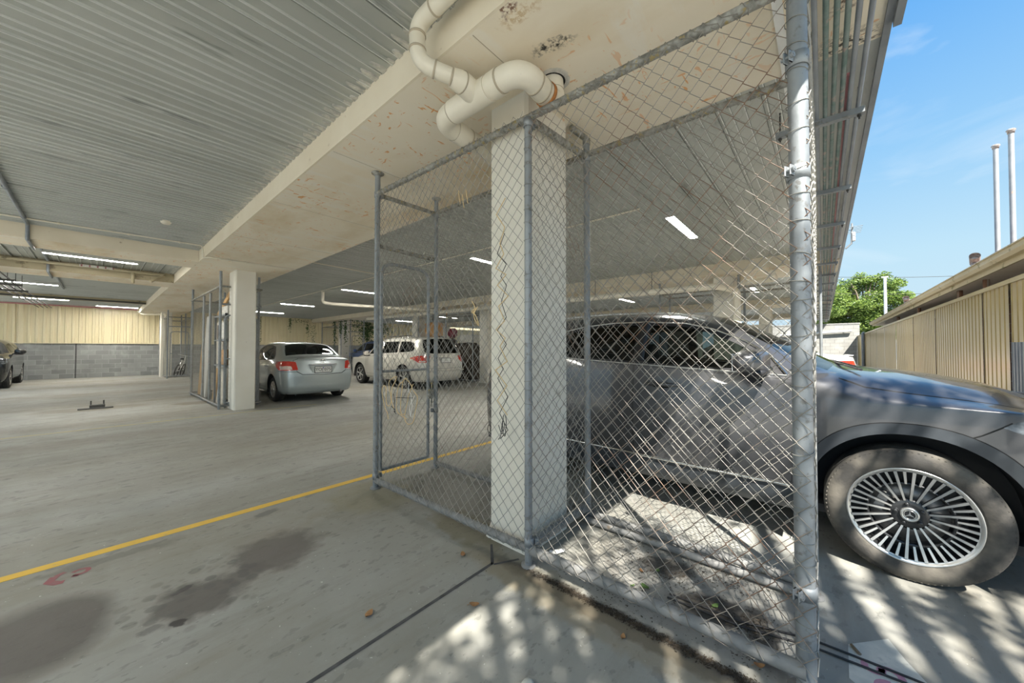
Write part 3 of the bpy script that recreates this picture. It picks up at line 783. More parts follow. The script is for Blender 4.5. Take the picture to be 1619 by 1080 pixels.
for i, (a, b) in enumerate(((1.94,2.40),(1.90,2.36),(1.86,2.38))):
    twine('twine_end', [(FX-.03,a,b),(FX-.03,a-.01,b-.06),(FX-.03,a-.02,b-.10)], 'twine', ('leftmost', 'middle', 'rightmost')[i]+' of three short twine ends high on the front mesh left of the column', 'twine ends high on the mesh', .003)

# ------------------------------------------------------------------ the cages further back
def far_cage(name, label, ox, oy, x0, x1, y0, y1, zt, posts, gate_y=None, mesh=True, coarse=1, mat='galv', sides_=('x0','y0','y1','x1')):
    r = thing(name, label, 'cage', (ox, oy, 0))
    for (x, y, z1) in posts:
        pipe('post', (x-ox,y-oy,0), (x-ox,y-oy,z1), .026, M[mat], r, 10)
    for z in (zt, .07):
        for a, b in (((x0,y0),(x0,y1)), ((x1,y0),(x1,y1)), ((x0,y0),(x1,y0)), ((x0,y1),(x1,y1))):
            pipe('rail', (a[0]-ox,a[1]-oy,z), (b[0]-ox,b[1]-oy,z), .022, M['galv_dirty' if z > 1 else 'rail_floor'], r, 10)
    if mesh:
        pl = {'x0': ((x0,y0),(x0,y1)), 'x1': ((x1,y0),(x1,y1)), 'y0': ((x0,y0),(x1,y0)), 'y1': ((x0,y1),(x1,y1))}
        for i, k in enumerate(sides_):
            a, b = pl[k]; d = Vector((b[0]-a[0], b[1]-a[1], 0)); m = MB()
            chain_link(m, (a[0]-ox,a[1]-oy,.07), d/d.length, d.length, zt-.07, .080*coarse, .088*coarse, .0013*coarse, 3, 40+i)
            m.build('mesh_panel', M['wire_far'], r)
    if gate_y is not None:
        g = MB(); gx0, gx1 = x0+.08, x1-.08
        g.tube(arc_path([(gx0-ox,gate_y-oy,.12),(gx0-ox,gate_y-oy,2.0),(gx1-ox,gate_y-oy,2.0),(gx1-ox,gate_y-oy,.12)], .14, 6), .016, 10)
        g.cyl((gx0-ox,gate_y-oy,1.06),(gx1-ox,gate_y-oy,1.06), .013, 8); g.cyl((gx0-ox,gate_y-oy,.12),(gx1-ox,gate_y-oy,.12), .016, 8)
        g.build('gate', M[mat], r); pipe('transom', (x0-ox,gate_y-oy,2.22), (x1-ox,gate_y-oy,2.22), .02, M[mat], r, 10)
    return r
cage2 = far_cage('chain_link_cage', 'wire cage stuffed with boards and boxes behind the second column', 1.7, 9.6, 1.69, 2.42, 9.60, 13.2, 2.60,
    [(1.69,9.60,ZS),(1.74,10.94,2.60),(1.74,11.74,2.60),(1.72,13.2,ZS),(2.42,9.8,ZS),(2.42,11.5,2.6),(2.42,13.2,ZS)], 9.6)
cage3 = far_cage('chain_link_cage', 'empty-looking far wire cage with a bicycle by the rear wall', 2.0, 21.2, 1.95, 2.70, 21.0, 23.9, 2.62,
    [(1.95,21.0,ZS),(2.70,21.0,ZS),(1.95,22.9,2.62),(1.95,23.9,ZS),(2.70,22.6,ZS),(2.70,23.9,ZS)], 21.0, coarse=1.3)
cage4 = far_cage('chain_link_cage', 'wire cage by the far beam column seen through the near mesh', 9.3, .06, 9.28, 10.05, .03, 3.1, 2.62,
    [(9.28,.03,ZS),(9.28,1.40,ZS),(9.28,3.1,ZS),(10.05,.03,ZS),(10.05,1.4,ZS),(10.05,3.1,ZS)], None, coarse=1.2)
cage5 = far_cage('chain_link_cage', 'dark cluttered wire cage to the right of the white wagon', 9.3, 10.1, 9.28, 10.05, 10.0, 13.5, 2.62,
    [(9.28,10.0,ZS),(9.28,11.6,2.62),(9.28,13.5,ZS),(10.05,10.0,ZS),(10.05,13.5,ZS)], None, coarse=1.3)
cage6 = far_cage('chain_link_cage', 'ivy-draped distant wire cage between the silver sedan and the blue car', 9.3, 21.0, 9.28, 10.05, 20.0, 23.9, 2.62,
    [(9.28,20.0,ZS),(10.05,20.0,ZS),(9.28,21.2,ZS),(9.28,23.9,ZS),(10.05,23.9,ZS)], 20.0, coarse=1.6)
# ================================================================== cars
def pchip_slopes(P, axis):
    """monotone slopes along an axis of a control grid with unit spacing"""
    P = np.moveaxis(P, axis, 0); s = np.diff(P, axis=0); d = np.zeros_like(P)
    a, b = s[:-1], s[1:]
    ok = (a*b) > 0
    with np.errstate(divide='ignore', invalid='ignore'):
        h = np.where(ok, 2*a*b/np.where(ok, a+b, 1), 0)
    d[1:-1] = h; d[0] = s[0]; d[-1] = s[-1]
    return np.moveaxis(d, 0, axis)
def hermite(p0, p1, d0, d1, t):
    t2 = t*t; t3 = t2*t
    return (2*t3-3*t2+1)*p0 + (t3-2*t2+t)*d0 + (-2*t3+3*t2)*p1 + (t3-t2)*d1
class Shell:
    """half of a car's skin: stations (u) from the rear centre line round the side to the front centre line, rows (v) from the sill to the roof's middle"""
    def __init__(s, st, zr, tuck=(.90,.955,.985,1.0,.99), nose=(-.10,-.03,.0,.0,-.03)):
        n = len(st); P = np.zeros((n, 9, 3))
        for i, (xs, w, bl, ct, tp) in enumerate(st):
            e = 1 if i < n/2 else -1
            q = max(0., 1 - w/.80) if (i < 4 or i > n-5) else 0.
            end = 1.0 if (i < 3 or i > n-4) else (.4 if (i == 3 or i == n-4) else 0.)
            for k in range(5):
                P[i,k] = (xs - e*nose[k]*end, w*tuck[k], zr[k])
            P[i,5] = bl; P[i,6] = ct
            P[i,7] = (ct[0]*.45+tp[0]*.55, ct[1]*.56, tp[1]-(tp[1]-ct[2])*.20)
            P[i,8] = (tp[0], 0, tp[1])
        s.P = P; s.n = n; s.Du = pchip_slopes(P, 0)
        s.Du[0,:,0] = 0; s.Du[0,:,2] = 0; s.Du[-1,:,0] = 0; s.Du[-1,:,2] = 0
    def ev(s, u, v):
        u = np.clip(np.asarray(u, float), 0, s.n-1-1e-9); v = np.clip(np.asarray(v, float), 0, 8-1e-9)
        i = np.floor(u).astype(int); t = (u-i)[:,None,None]
        R = hermite(s.P[i], s.P[i+1], s.Du[i], s.Du[i+1], t)
        D = pchip_slopes(R, 1); D[:,8,0] = 0; D[:,8,2] = 0
        k = np.floor(v).astype(int); a = np.arange(len(u)); t = (v-k)[:,None]
        return hermite(R[a,k], R[a,k+1], D[a,k], D[a,k+1], t)
    def nrm(s, u, v):
        e = 1e-3
        du = s.ev(u+e, v)-s.ev(u-e, v); dv = s.ev(u, v+e)-s.ev(u, v-e)
        n = np.cross(du, dv); l = np.linalg.norm(n, axis=1, keepdims=True); l[l < 1e-12] = 1
        return n/l
    def inv(s, pts, ax, u0, u1, v0, v1):
        """(u, v) of points given by two of their coordinates, searched inside a window of the shell"""
        U, V = np.meshgrid(np.linspace(u0,u1,140), np.linspace(v0,v1,90)); U = U.ravel(); V = V.ravel()
        Q = s.ev(U, V)[:, list(ax)]; out = []
        for p in pts:
            d = ((Q-np.array(p))**2).sum(1); j = int(d.argmin()); u, v = U[j], V[j]
            for _ in range(6):
                q = s.ev([u],[v])[0][list(ax)]; e = 1e-3
                Ju = (s.ev([u+e],[v])[0][list(ax)]-q)/e; Jv = (s.ev([u],[v+e])[0][list(ax)]-q)/e
                J = np.array([Ju, Jv]).T
                try: st_ = np.linalg.solve(J, np.array(p)-q)
                except np.linalg.LinAlgError: break
                st_ = np.clip(st_, -.2, .2)
                u = min(max(u+st_[0], u0), u1); v = min(max(v+st_[1], v0), v1)
            out.append((u, v))
        return out
def inset(P, d):
    """closed outline moved inwards by d"""
    n = len(P); A = sum(P[i][0]*P[(i+1)%n][1]-P[(i+1)%n][0]*P[i][1] for i in range(n)); sg = 1 if A > 0 else -1
    out = []
    for i in range(n):
        a = Vector(P[i-1]); b = Vector(P[i]); c = Vector(P[(i+1)%n])
        t1 = (b-a).normalized(); t2 = (c-b).normalized()
        n1 = Vector((-t1.y, t1.x))*sg; n2 = Vector((-t2.y, t2.x))*sg
        m_ = (n1+n2); 
        if m_.length < 1e-6: m_ = n1
        m_.normalize(); k = d/max(.45, m_.dot(n1))
        out.append(tuple(b+m_*k))
    return out
def subdiv(P, step):
    out = []; n = len(P)
    for i in range(n):
        a = Vector(P[i]); b = Vector(P[(i+1)%n]); k = max(1, int((b-a).length/step))
        out += [tuple(a+(b-a)*(j/k)) for j in range(k)]
    return out
def rounded(P, r, seg=4):
    n = len(P); out = []
    rr = r if isinstance(r, (list, tuple)) else [r]*n
    for i in range(n):
        a = Vector(P[i-1]); b = Vector(P[i]); c = Vector(P[(i+1)%n]); q = rr[i]
        if q <= 0: out.append(tuple(b)); continue
        d1 = a-b; d2 = c-b; q = min(q, d1.length*.45, d2.length*.45)
        p0 = b+d1.normalized()*q; p2 = b+d2.normalized()*q
        for k in range(seg+1):
            t = k/seg; out.append(tuple(p0*(1-t)**2+b*2*t*(1-t)+p2*t*t))
    return out
def inside(px, py, poly):
    P = np.array(poly); x, y = P[:,0], P[:,1]; x2, y2 = np.roll(x,-1), np.roll(y,-1)
    r = np.zeros(len(px), bool)
    for a, b, c, d in zip(x, y, x2, y2):
        if b == d: continue
        k = ((b > py) != (d > py)) & (px < (c-a)*(py-b)/(d-b)+a)
        r ^= k
    return r
def ellipse(cx, cz, rx, rz, n=40, p=2.0, a0=0, a1=360):
    o = []
    for i in range(n):
        a = math.radians(a0+(a1-a0)*i/(n-1 if a1-a0 < 360 else n)); c, s_ = math.cos(a), math.sin(a)
        o.append((cx+rx*math.copysign(abs(c)**(2/p), c), cz+rz*math.copysign(abs(s_)**(2/p), s_)))
    return o
def skin(shell, polys, nu=9, nv=7):
    """polys: (class, uv outline). Returns {class: (verts, tris, normals)} for one half; later outlines win"""
    us = np.linspace(0, shell.n-1, (shell.n-1)*nu+1); vs = np.linspace(0, 8, 8*nv+1)
    pts = [(u, v) for u in us for v in vs]
    # drop grid points that crowd an outline
    allp = [Vector(p) for _, P in polys for p in P]
    occ = {}
    for p in allp: occ.setdefault((int(p.x*nu*1.0), int(p.y*nv*1.0)), []).append(p)
    keep = []
    for (u, v) in pts:
        edge = u in (us[0], us[-1]) or v in (vs[0], vs[-1])
        bad = False
        if not edge:
            c = (int(u*nu), int(v*nv))
            for dx in (-1,0,1):
                for dy in (-1,0,1):
                    for p in occ.get((c[0]+dx, c[1]+dy), ()):
                        if abs(p.x-u)*nu < .28 and abs(p.y-v)*nv < .28: bad = True
        if not bad: keep.append(Vector((u, v)))
    edges = []; V = keep
    for _, P in polys:
        b = len(V); n = len(P); V += [Vector(p) for p in P]
        edges += [(b+i, b+(i+1) % n) for i in range(n)]
    vo, eo, fo, *_ = delaunay_2d_cdt(V, edges, [], 0, 1e-5)
    uv = np.array([(p.x, p.y) for p in vo]); T = np.array([f for f in fo if len(f) == 3])
    cen = uv[T].mean(1); lab = np.zeros(len(T), int); names = ['body']
    for c, P in polys:
        if c not in names: names.append(c)
        lab[inside(cen[:,0], cen[:,1], P)] = names.index(c)
    X = shell.ev(uv[:,0], uv[:,1]); NN = shell.nrm(uv[:,0], uv[:,1])
    # consistent winding: normals point outwards (the shell's u, v make an outward cross product or not)
    mid = X[T]; fn = np.cross(mid[:,1]-mid[:,0], mid[:,2]-mid[:,0]); ar = np.linalg.norm(fn, axis=1)
    ok = ar > 1e-10
    s1 = (fn*NN[T[:,0]]).sum(1)
    T[s1 < 0] = T[s1 < 0][:, [0,2,1]]
    j = len(X)//2; side = shell.nrm(np.array([shell.n/2]), np.array([2.5]))[0]
    flip = side[1] < 0
    if flip: NN = -NN; T = T[:, [0,2,1]]
    out = {}
    for k, c in enumerate(names):
        t = T[(lab == k) & ok]
        if len(t) == 0: continue
        ids, inv_ = np.unique(t, return_inverse=True)
        out[c] = (X[ids], inv_.reshape(t.shape), NN[ids])
    return out
def emit(name, pieces, mats, parent, off=0.0):
    """one mesh object of several (verts, tris, normals, material index, mirrored?)"""
    V = []; F = []; NN = []; MI = []; o = 0
    for v, t, n, mi, sgn in pieces:
        k = np.array([1, sgn, 1.0]); vv = (v+n*off)*k; nn = n*k; tt = t if sgn > 0 else t[:, [0,2,1]]
        V.append(vv); NN.append(nn); F.append(tt+o); MI += [mi]*len(tt); o += len(vv)
    V = np.concatenate(V); F = np.concatenate(F); NN = np.concatenate(NN)
    me = bpy.data.meshes.new(name); me.from_pydata(V.tolist(), [], F.tolist())
    for m_ in (mats if isinstance(mats, (list, tuple)) else [mats]): me.materials.append(m_)
    me.polygons.foreach_set('material_index', MI); me.polygons.foreach_set('use_smooth', [True]*len(F)); me.update()
    if len(me.vertices) == len(NN): me.normals_split_custom_set_from_vertices(NN.tolist())
    ob = bpy.data.objects.new(name, me); COL.objects.link(ob); ob.parent = parent
    return ob
def blob(m, c, r, e1=.7, e2=.7, n=20, k=12, rot=None, mi=0, cut=None):
    """superellipsoid; cut(x, y, z) may bend it"""
    vs = []; fs = []
    f = lambda a, e: math.copysign(abs(a)**e, a)
    for i in range(k+1):
        p = -PI/2+PI*i/k
        for j in range(n):
            q = 2*PI*j/n
            x = r[0]*f(math.cos(p), e1)*f(math.cos(q), e2); y = r[1]*f(math.cos(p), e1)*f(math.sin(q), e2); z = r[2]*f(math.sin(p), e1)
            if cut: x, y, z = cut(x, y, z)
            P = Vector((x, y, z))
            if rot is not None: P = rot @ P
            vs.append(P+Vector(c))
    for i in range(k):
        for j in range(n):
            j2 = (j+1) % n; fs.append((i*n+j, i*n+j2, (i+1)*n+j2, (i+1)*n+j))
    return m.add(vs, fs, mi, True)

M['tyre'] = mottled('dusty_tyre', (.045,.043,.040), (.16,.145,.12), 5., .85, obj=True, lo=.42, hi=.66, bumps=.15, bscale=90.)
M['tyre_clean'] = mottled('tyre_rubber', (.022,.022,.022), (.045,.043,.04), 6., .8, obj=True)
M['alloy'] = mottled('machined_alloy', (.62,.62,.60), (.72,.72,.70), 12., .28, .8, obj=True)
M['alloy_dark'] = plain('dark_wheel_paint', (.035,.036,.038), .3, .3, coat=.5)
M['brake'] = mottled('brake_steel', (.30,.29,.28), (.40,.39,.38), 20., .45, .7, obj=True)
M['glass_tint'] = glassy('tinted_car_glass', (.75,.85,.82), .50)
M['glass_dark'] = glassy('privacy_car_glass', (.7,.75,.75), .10)
M['glass_clear'] = glassy('clear_car_glass', (.88,.96,.92), .85)
M['seam'] = plain('panel_gap', (.012,.012,.012), .8)
M['cladding'] = mottled('dark_plastic_cladding', (.040,.046,.054), (.052,.060,.068), 8., .42, obj=True)
M['chrome'] = plain('chrome', (.75,.75,.74), .15, 1.0)
M['interior'] = plain('dark_interior', (.035,.037,.04), .8)
M['seat'] = plain('grey_seat_cloth', (.10,.12,.135), .85)
M['tail_red'] = mottled('red_lamp_lens', (.50,.020,.012), (.62,.035,.02), 25., .12, obj=True, coat=1.)
M['tail_clear'] = mottled('pale_lamp_lens', (.72,.55,.48), (.80,.68,.62), 30., .12, obj=True, coat=1.)
M['lamp_clear'] = mottled('headlamp_lens', (.03,.035,.04), (.30,.34,.38), 18., .08, .3, obj=True, coat=1.)
M['plate'] = plain('plate_white', (.72,.73,.70), .4)
M['plate_blue'] = plain('plate_blue', (.05,.07,.30), .4)
def paint(name, c, metal=.6, rough=.3, dust=.0):
    m, nt, b = new_mat(name); v = pos(nt, (1,1,1), True)
    k = mix(nt, noise(nt, v, 400., 1), tuple(x*.92 for x in c), tuple(min(1, x*1.08) for x in c))
    if dust: k = mix(nt, math_(nt, 'MULTIPLY', ramp(nt, noise(nt, v, 3., 6, .6), .4, .75), dust), k, (.42,.40,.36))
    L(nt, k, b.inputs['Base Color']); b.inputs['Metallic'].default_value = metal; b.inputs['Roughness'].default_value = rough
    b.inputs['Coat Weight'].default_value = 1.0; b.inputs['Coat Roughness'].default_value = .05
    return m
M['p_grey'] = paint('graphite_metallic_paint', (.088,.090,.097), .55, .30, .04)
M['p_silver'] = paint('pale_blue_silver_paint', (.42,.475,.485), .55, .36)
M['p_white'] = paint('warm_white_metallic_paint', (.66,.64,.58), .3, .35)
M['p_bright'] = paint('white_paint', (.80,.80,.80), .0, .3)
M['p_blue'] = paint('mid_blue_metallic_paint', (.13,.22,.50), .45, .35)
M['p_black'] = paint('black_paint', (.018,.020,.022), .2, .25)

# ---- wheels, built round the origin with the axle along +y (outer face at y = 0)
def wheel_parts(style, R, rim, width):
    t = MB(); h = R-rim; W = width
    prof = [(rim-.006,-.010),(rim+.004,.004),(rim+.012,.008),(rim+h*.35,.014),(rim+h*.62,.012),(R-.022,.003),(R-.010,-.006),(R-.003,-.018)]
    y = -.018
    for i in range(5):
        y2 = -.018-(W-.036)*(i+1)/5
        prof += [(R,y-.004),(R,y2+.008),(R-.008,y2+.005),(R-.008,y2)]; y = y2
    prof += [(R-.004,-W+.016),(R-.012,-W+.004),(rim+h*.5,-W-.010),(rim,-W)]
    t.lathe(prof, (0,0,0), (0,1,0), 72)
    # cross cuts of the tread
    nt_ = 90
    for i in range(nt_):
        a = 2*PI*i/nt_
        c, s_ = math.cos(a), math.sin(a)
        t.cbox(((R-.0128)*c, -.0085, (R-.0128)*s_), (.006,.012,.008), 0, Matrix.Rotation(-a, 3, 'Y'))
    r = MB()
    # barrel, lip
    r.lathe([(rim+.002,-.004),(rim+.001,.003),(rim-.003,.004),(rim-.010,.001),(rim-.014,-.005),(rim-.020,-.006)], (0,0,0), (0,1,0), 72, 0)
    r.lathe([(rim-.020,-.004),(rim-.026,-.05),(rim-.030,-W)], (0,0,0), (0,1,0), 72, 1)
    r.lathe([(.02,-W*.6),(rim-.028,-W*.6)], (0,0,0), (0,1,0), 48, 1)
    def spoke(a, r0, r1, w0, w1, y0, y1, th=.016, mi=0):
        c, s_ = math.cos(a), math.sin(a)
        def P(rr, t_, y): return (rr*c - t_*s_, y, rr*s_ + t_*c)
        top = [P(r0,-w0,y0), P(r1,-w1,y1), P(r1,w1,y1), P(r0,w0,y0)]
        bot = [P(r0,-w0*1.25,y0-th), P(r1,-w1*1.25,y1-th), P(r1,w1*1.25,y1-th), P(r0,w0*1.25,y0-th)]
        r.add(top+bot, [(0,1,2,3)], mi)
        r.add(top+bot, [(0,4,5,1),(1,5,6,2),(2,6,7,3),(3,7,4,0),(7,6,5,4)], 1 if mi == 0 else mi)
    cap = MB()
    if style == 'multi':
        for i in range(20):
            a = 2*PI*(i+.25)/20
            spoke(a, .074, rim-.018, .0045, .0068, -.030, -.001)
            a2 = a+PI/20
            spoke(a2, .168, rim-.018, .0045, .0062, -.017, -.001)
        r.lathe([(.160,-.030),(.172,-.024),(.176,-.034),(.160,-.042)], (0,0,0), (0,1,0), 72, 1, True)
        r.lathe([(.0,-.036),(.040,-.034),(.070,-.031),(.084,-.040),(.086,-.06)], (0,0,0), (0,1,0), 48, 1)
        for i in range(5):
            a = 2*PI*(i+.1)/5; cx, cz = .055*math.cos(a), .055*math.sin(a)
            r.lathe([(0,-.022),(.007,-.022),(.009,-.026),(.009,-.036)], (cx,0,cz), (0,1,0), 12, 1)
            r.lathe([(.011,-.033),(.013,-.0305),(.015,-.033)], (cx,0,cz), (0,1,0), 16, 1)
        # centre cap: silver ring, dark field, three-pointed star in a ring
        cap.lathe([(.0,-.022),(.026,-.022)], (0,0,0), (0,1,0), 32, 1)
        cap.lathe([(.026,-.022),(.027,-.018),(.036,-.019),(.038,-.024),(.038,-.036)], (0,0,0), (0,1,0), 40, 0)
        cap.lathe([(.0215,-.021),(.0215,-.0185),(.0245,-.0185),(.0245,-.021)], (0,0,0), (0,1,0), 32, 0, True)
        pts = []
        for i in range(6):
            a = PI/2+2*PI*i/6; rr = .0225 if i % 2 == 0 else .0042
            pts.append((rr*math.cos(a), -.0215, rr*math.sin(a)))
        cap.prism(pts, (0,.003,0), 0)
    elif style == 'six':
        for i in range(6):
            a = 2*PI*i/6+.26
            spoke(a, .03, rim-.015, .020, .034, -.010, -.004, .03)
        r.lathe([(0,-.006),(.045,-.006),(.055,-.02),(.055,-.05)], (0,0,0), (0,1,0), 32, 0)
        cap.lathe([(0,-.001),(.025,-.002),(.028,-.008)], (0,0,0), (0,1,0), 24, 0)
    elif style == 'five':
        for i in range(10):
            a = 2*PI*(i//2)/5+(.17 if i % 2 else -.17)+PI/2
            spoke(a, .04, rim-.015, .012, .016, -.012, -.004, .025)
        r.lathe([(0,-.008),(.045,-.008),(.06,-.02),(.06,-.05)], (0,0,0), (0,1,0), 32, 0)
        cap.lathe([(0,-.003),(.025,-.004),(.028,-.010)], (0,0,0), (0,1,0), 24, 0)
    else:                                   # plastic cover with slots
        for i in range(7):
            a = 2*PI*i/7
            spoke(a, .05, rim-.03, .030, .052, .004, .0, .012)
        r.lathe([(rim-.05,.001),(rim-.016,.002)], (0,0,0), (0,1,0), 48, 0)
        r.lathe([(0,.008),(.06,.006),(.075,-.004),(.075,-.03)], (0,0,0), (0,1,0), 32, 0)
        cap.lathe([(0,.012),(.026,.011),(.028,.006)], (0,0,0), (0,1,0), 24, 0)
    d = MB(); d.lathe([(.05,-.070),(.155,-.070),(.155,-.088),(.05,-.088)], (0,0,0), (0,1,0), 48, 0, True); d.lathe([(.0,-.066),(.06,-.066),(.06,-.09)], (0,0,0), (0,1,0), 24, 0)
    d.cbox((.11,-.075,.04), (.07,.06,.13), 0, Matrix.Rotation(-.35, 3, 'Y'), .015)
    return t, r, cap, d
def add_wheels(root, spots, style, R, rim, width, tyre='tyre_clean', rim_mats=('alloy','alloy_dark')):
    t, r, cap, d = wheel_parts(style, R, rim, width)
    first = None
    for (x, y) in spots:
        e = bpy.data.objects.new('wheel', None); COL.objects.link(e); e.parent = root
        e.location = (x, y, R); e.rotation_euler = (0, 0, 0 if y > 0 else PI)
        if first is None:
            a = t.build('tyre', M[tyre], e); b = r.build('rim', [M[q] for q in rim_mats], e); c = cap.build('hub_cap', [M['alloy'], M['black']], e); g_ = d.build('brake_disc', M['brake'], e)
            first = (a, b, c, g_)
        else:
            for q in first:
                k = q.copy(); COL.objects.link(k); k.parent = e

def seat(m, x, y, w=.24, back=-.62, rec=.25, zb=.35):
    blob(m, (x, y, zb), (.26, w, .09), .45, .45, 16, 8)
    R = Matrix.Rotation(-rec, 3, 'Y')
    blob(m, (x-.30, y, zb+.36), (.075, w, .34), .45, .45, 16, 10, R)
    blob(m, (x-.40, y, zb+.78), (.055, w*.52, .10), .5, .6, 14, 8, R)
    m.cyl((x-.37, y-.05, zb+.6), (x-.39, y-.05, zb+.72), .007, 8); m.cyl((x-.37, y+.05, zb+.6), (x-.39, y+.05, zb+.72), .007, 8)

def build_car(name, label, loc, heading, S, sh, polys, mats, parts_centre=(), nu=9, nv=7, group=None):
    """polys: list of (class, uv outline). mats: {class: material}. Returns (root, skin pieces)"""
    root = thing(name, label, 'car', loc, heading, group)
    root.scale = (S, S, S)
    sk = skin(sh, polys, nu, nv)
    body = []; bm = [mats['body'], M['seam']]
    for c in ('body', 'seam'):
        if c in sk:
            for g_ in (1, -1): body.append((*sk[c], 0 if c == 'body' else 1, g_))
    emit('body', body, bm, root)
    for c in sk:
        base = c.split(':')[0]
        if c in ('body', 'seam', 'hole'): continue
        if base in parts_centre: emit(base, [(*sk[c], 0, 1), (*sk[c], 0, -1)], mats[c if c in mats else base], root)
        else:
            for g_ in (1, -1): emit(base, [(*sk[c], 0, g_)], mats[c if c in mats else base], root)
    return root, sk

def common(root, sh, x_ax, w, R, seats=True, zlo=.27, wheels_in=.0, liner_r=.44, belt=.85, x_front=-.9, x_rear=-2.0, floor_x=(-3.2,.6), seat_mat='seat', dash_x=-.42, half=.78):
    """dark floor pan, wheel-arch linings, seats, dashboard and steering wheel"""
    b = MB(); b.box(floor_x[0], floor_x[1], -half, half, zlo-.03, zlo+.02); b.build('floor_pan', M['interior'], root)
    for xa in x_ax:
        for sg in (1, -1):
            l = MB(); n = 18; vs = []; fs = []
            for yy in (w-.015, w-.34):
                for i in range(n+1):
                    a = -.25+(PI+.5)*i/n; vs.append((xa+liner_r*math.cos(a), sg*yy, R+liner_r*math.sin(a)))
            for i in range(n): fs.append((i, i+1, n+2+i, n+1+i))
            fs.append(tuple(range(n+1, 2*n+2)))
            l.add(vs, fs, 0, False)
            l.build('wheel_arch_lining', M['interior'], root)
    if seats:
        s_ = MB(); seat(s_, x_front, .38, zb=zlo+.18); s_.build('seat', M[seat_mat], root)
        s_ = MB(); seat(s_, x_front, -.38, zb=zlo+.18); s_.build('seat', M[seat_mat], root)
        s_ = MB(); blob(s_, (x_rear,0,zlo+.18), (.26,.58,.09), .4, .3, 20, 8); blob(s_, (x_rear-.30,0,zlo+.50), (.08,.60,.33), .4, .3, 20, 10, Matrix.Rotation(-.3,3,'Y'))
        for yy in (-.38, .38): blob(s_, (x_rear-.40,yy,zlo+.85), (.05,.12,.08), .5, .6, 14, 8)
        s_.build('rear_bench', M[seat_mat], root)
        d = MB(); blob(d, (dash_x+.05,0,belt-.04), (.28,.66,.11), .5, .35, 24, 10); d.build('dashboard', M['interior'], root)
        st = MB(); ca = Vector((dash_x-.36,-.36,belt-.06)); ax = Vector((-1,0,.45)).normalized(); u = ax.orthogonal().normalized(); v = ax.cross(u)
        st.tube([ca+(u*math.cos(q)+v*math.sin(q))*.185 for q in [2*PI*i/28 for i in range(28)]], .014, 8, closed=True)
        st.cyl(ca, ca-ax*.22, .03, 10); st.cyl(ca-u*.18, ca+u*.18, .012, 8); st.build('steering_wheel', M['interior'], root)
def mirrors(root, x, w, z, mat, L_=.21, H=.145, D=.13):
    for sg in (1, -1):
        m = MB()
        def bend(a, b, c): return (a*(1-.25*(b/(L_*.5)) if False else 1) + .25*abs(c) , b, c*(1-.25*(b*sg)/(L_*.5)))
        blob(m, (x, sg*(w+.11), z), (D*.5, L_*.5, H*.5), .65, .75, 22, 12, Matrix.Rotation(sg*.18,3,'Z'), 0, lambda a, b, c: (a - .30*abs(b)*(1 if a > 0 else .15), b, c*(1-.9*b*sg/L_*.5)))
        o = m.build('door_mirror', mat, root)
        k = MB(); blob(k, (x+.005, sg*(w+.085), z-H*.40), (D*.42, L_*.42, H*.2), .7, .7, 16, 8); k.cbox((x+.01, sg*(w+.0), z-H*.42), (.06,.16,.035), 0, None, .012); k.build('mirror_arm', M['black'], o)
        q = MB(); q.cbox((x-D*.5+.012, sg*(w+.115), z), (.006, L_*.78, H*.68), 0, Matrix.Rotation(sg*.05,3,'Z'), .002); q.build('mirror_glass', M['chrome'], o)
def handle(root, sh, x, z, mat, length=.20):
    for sg in (1, -1):
        (u, v), = sh.inv([(x, z)], (0,2), 3.0, sh.n-4, 1., 6.)
        p = sh.ev([u],[v])[0]
        m = MB(); y = p[1]
        m.tube([(x-length/2, sg*(y-.004), z), (x-length*.40, sg*(y+.026), z+.004), (x, sg*(y+.034), z+.006), (x+length*.40, sg*(y+.026), z+.004), (x+length/2, sg*(y-.004), z)], [.012,.015,.016,.015,.012], 10)
        o = m.build('door_handle', mat, root)
        c = MB(); blob(c, (x, sg*(y-.002), z-.008), (length*.36,.006,.026), .8, .8, 16, 6); c.build('handle_recess', M['seam'], o)
def tube_on(sh, pts, ax, win, r, name, mat, root, off=.004, close=False, n=6, both=True):
    """moulding that follows the skin"""
    uv = np.array(sh.inv(pts, ax, *win)); P = sh.ev(uv[:,0], uv[:,1]); NN = sh.nrm(uv[:,0], uv[:,1])
    s1 = sh.nrm(np.array([sh.n/2]), np.array([2.5]))[0]
    if s1[1] < 0: NN = -NN
    P = P+NN*off
    for sg in ((1,-1) if both else (1,)):
        m = MB(); m.tube([(p[0], sg*p[1], p[2]) for p in P], r, n, closed=close); m.build(name, mat, root)

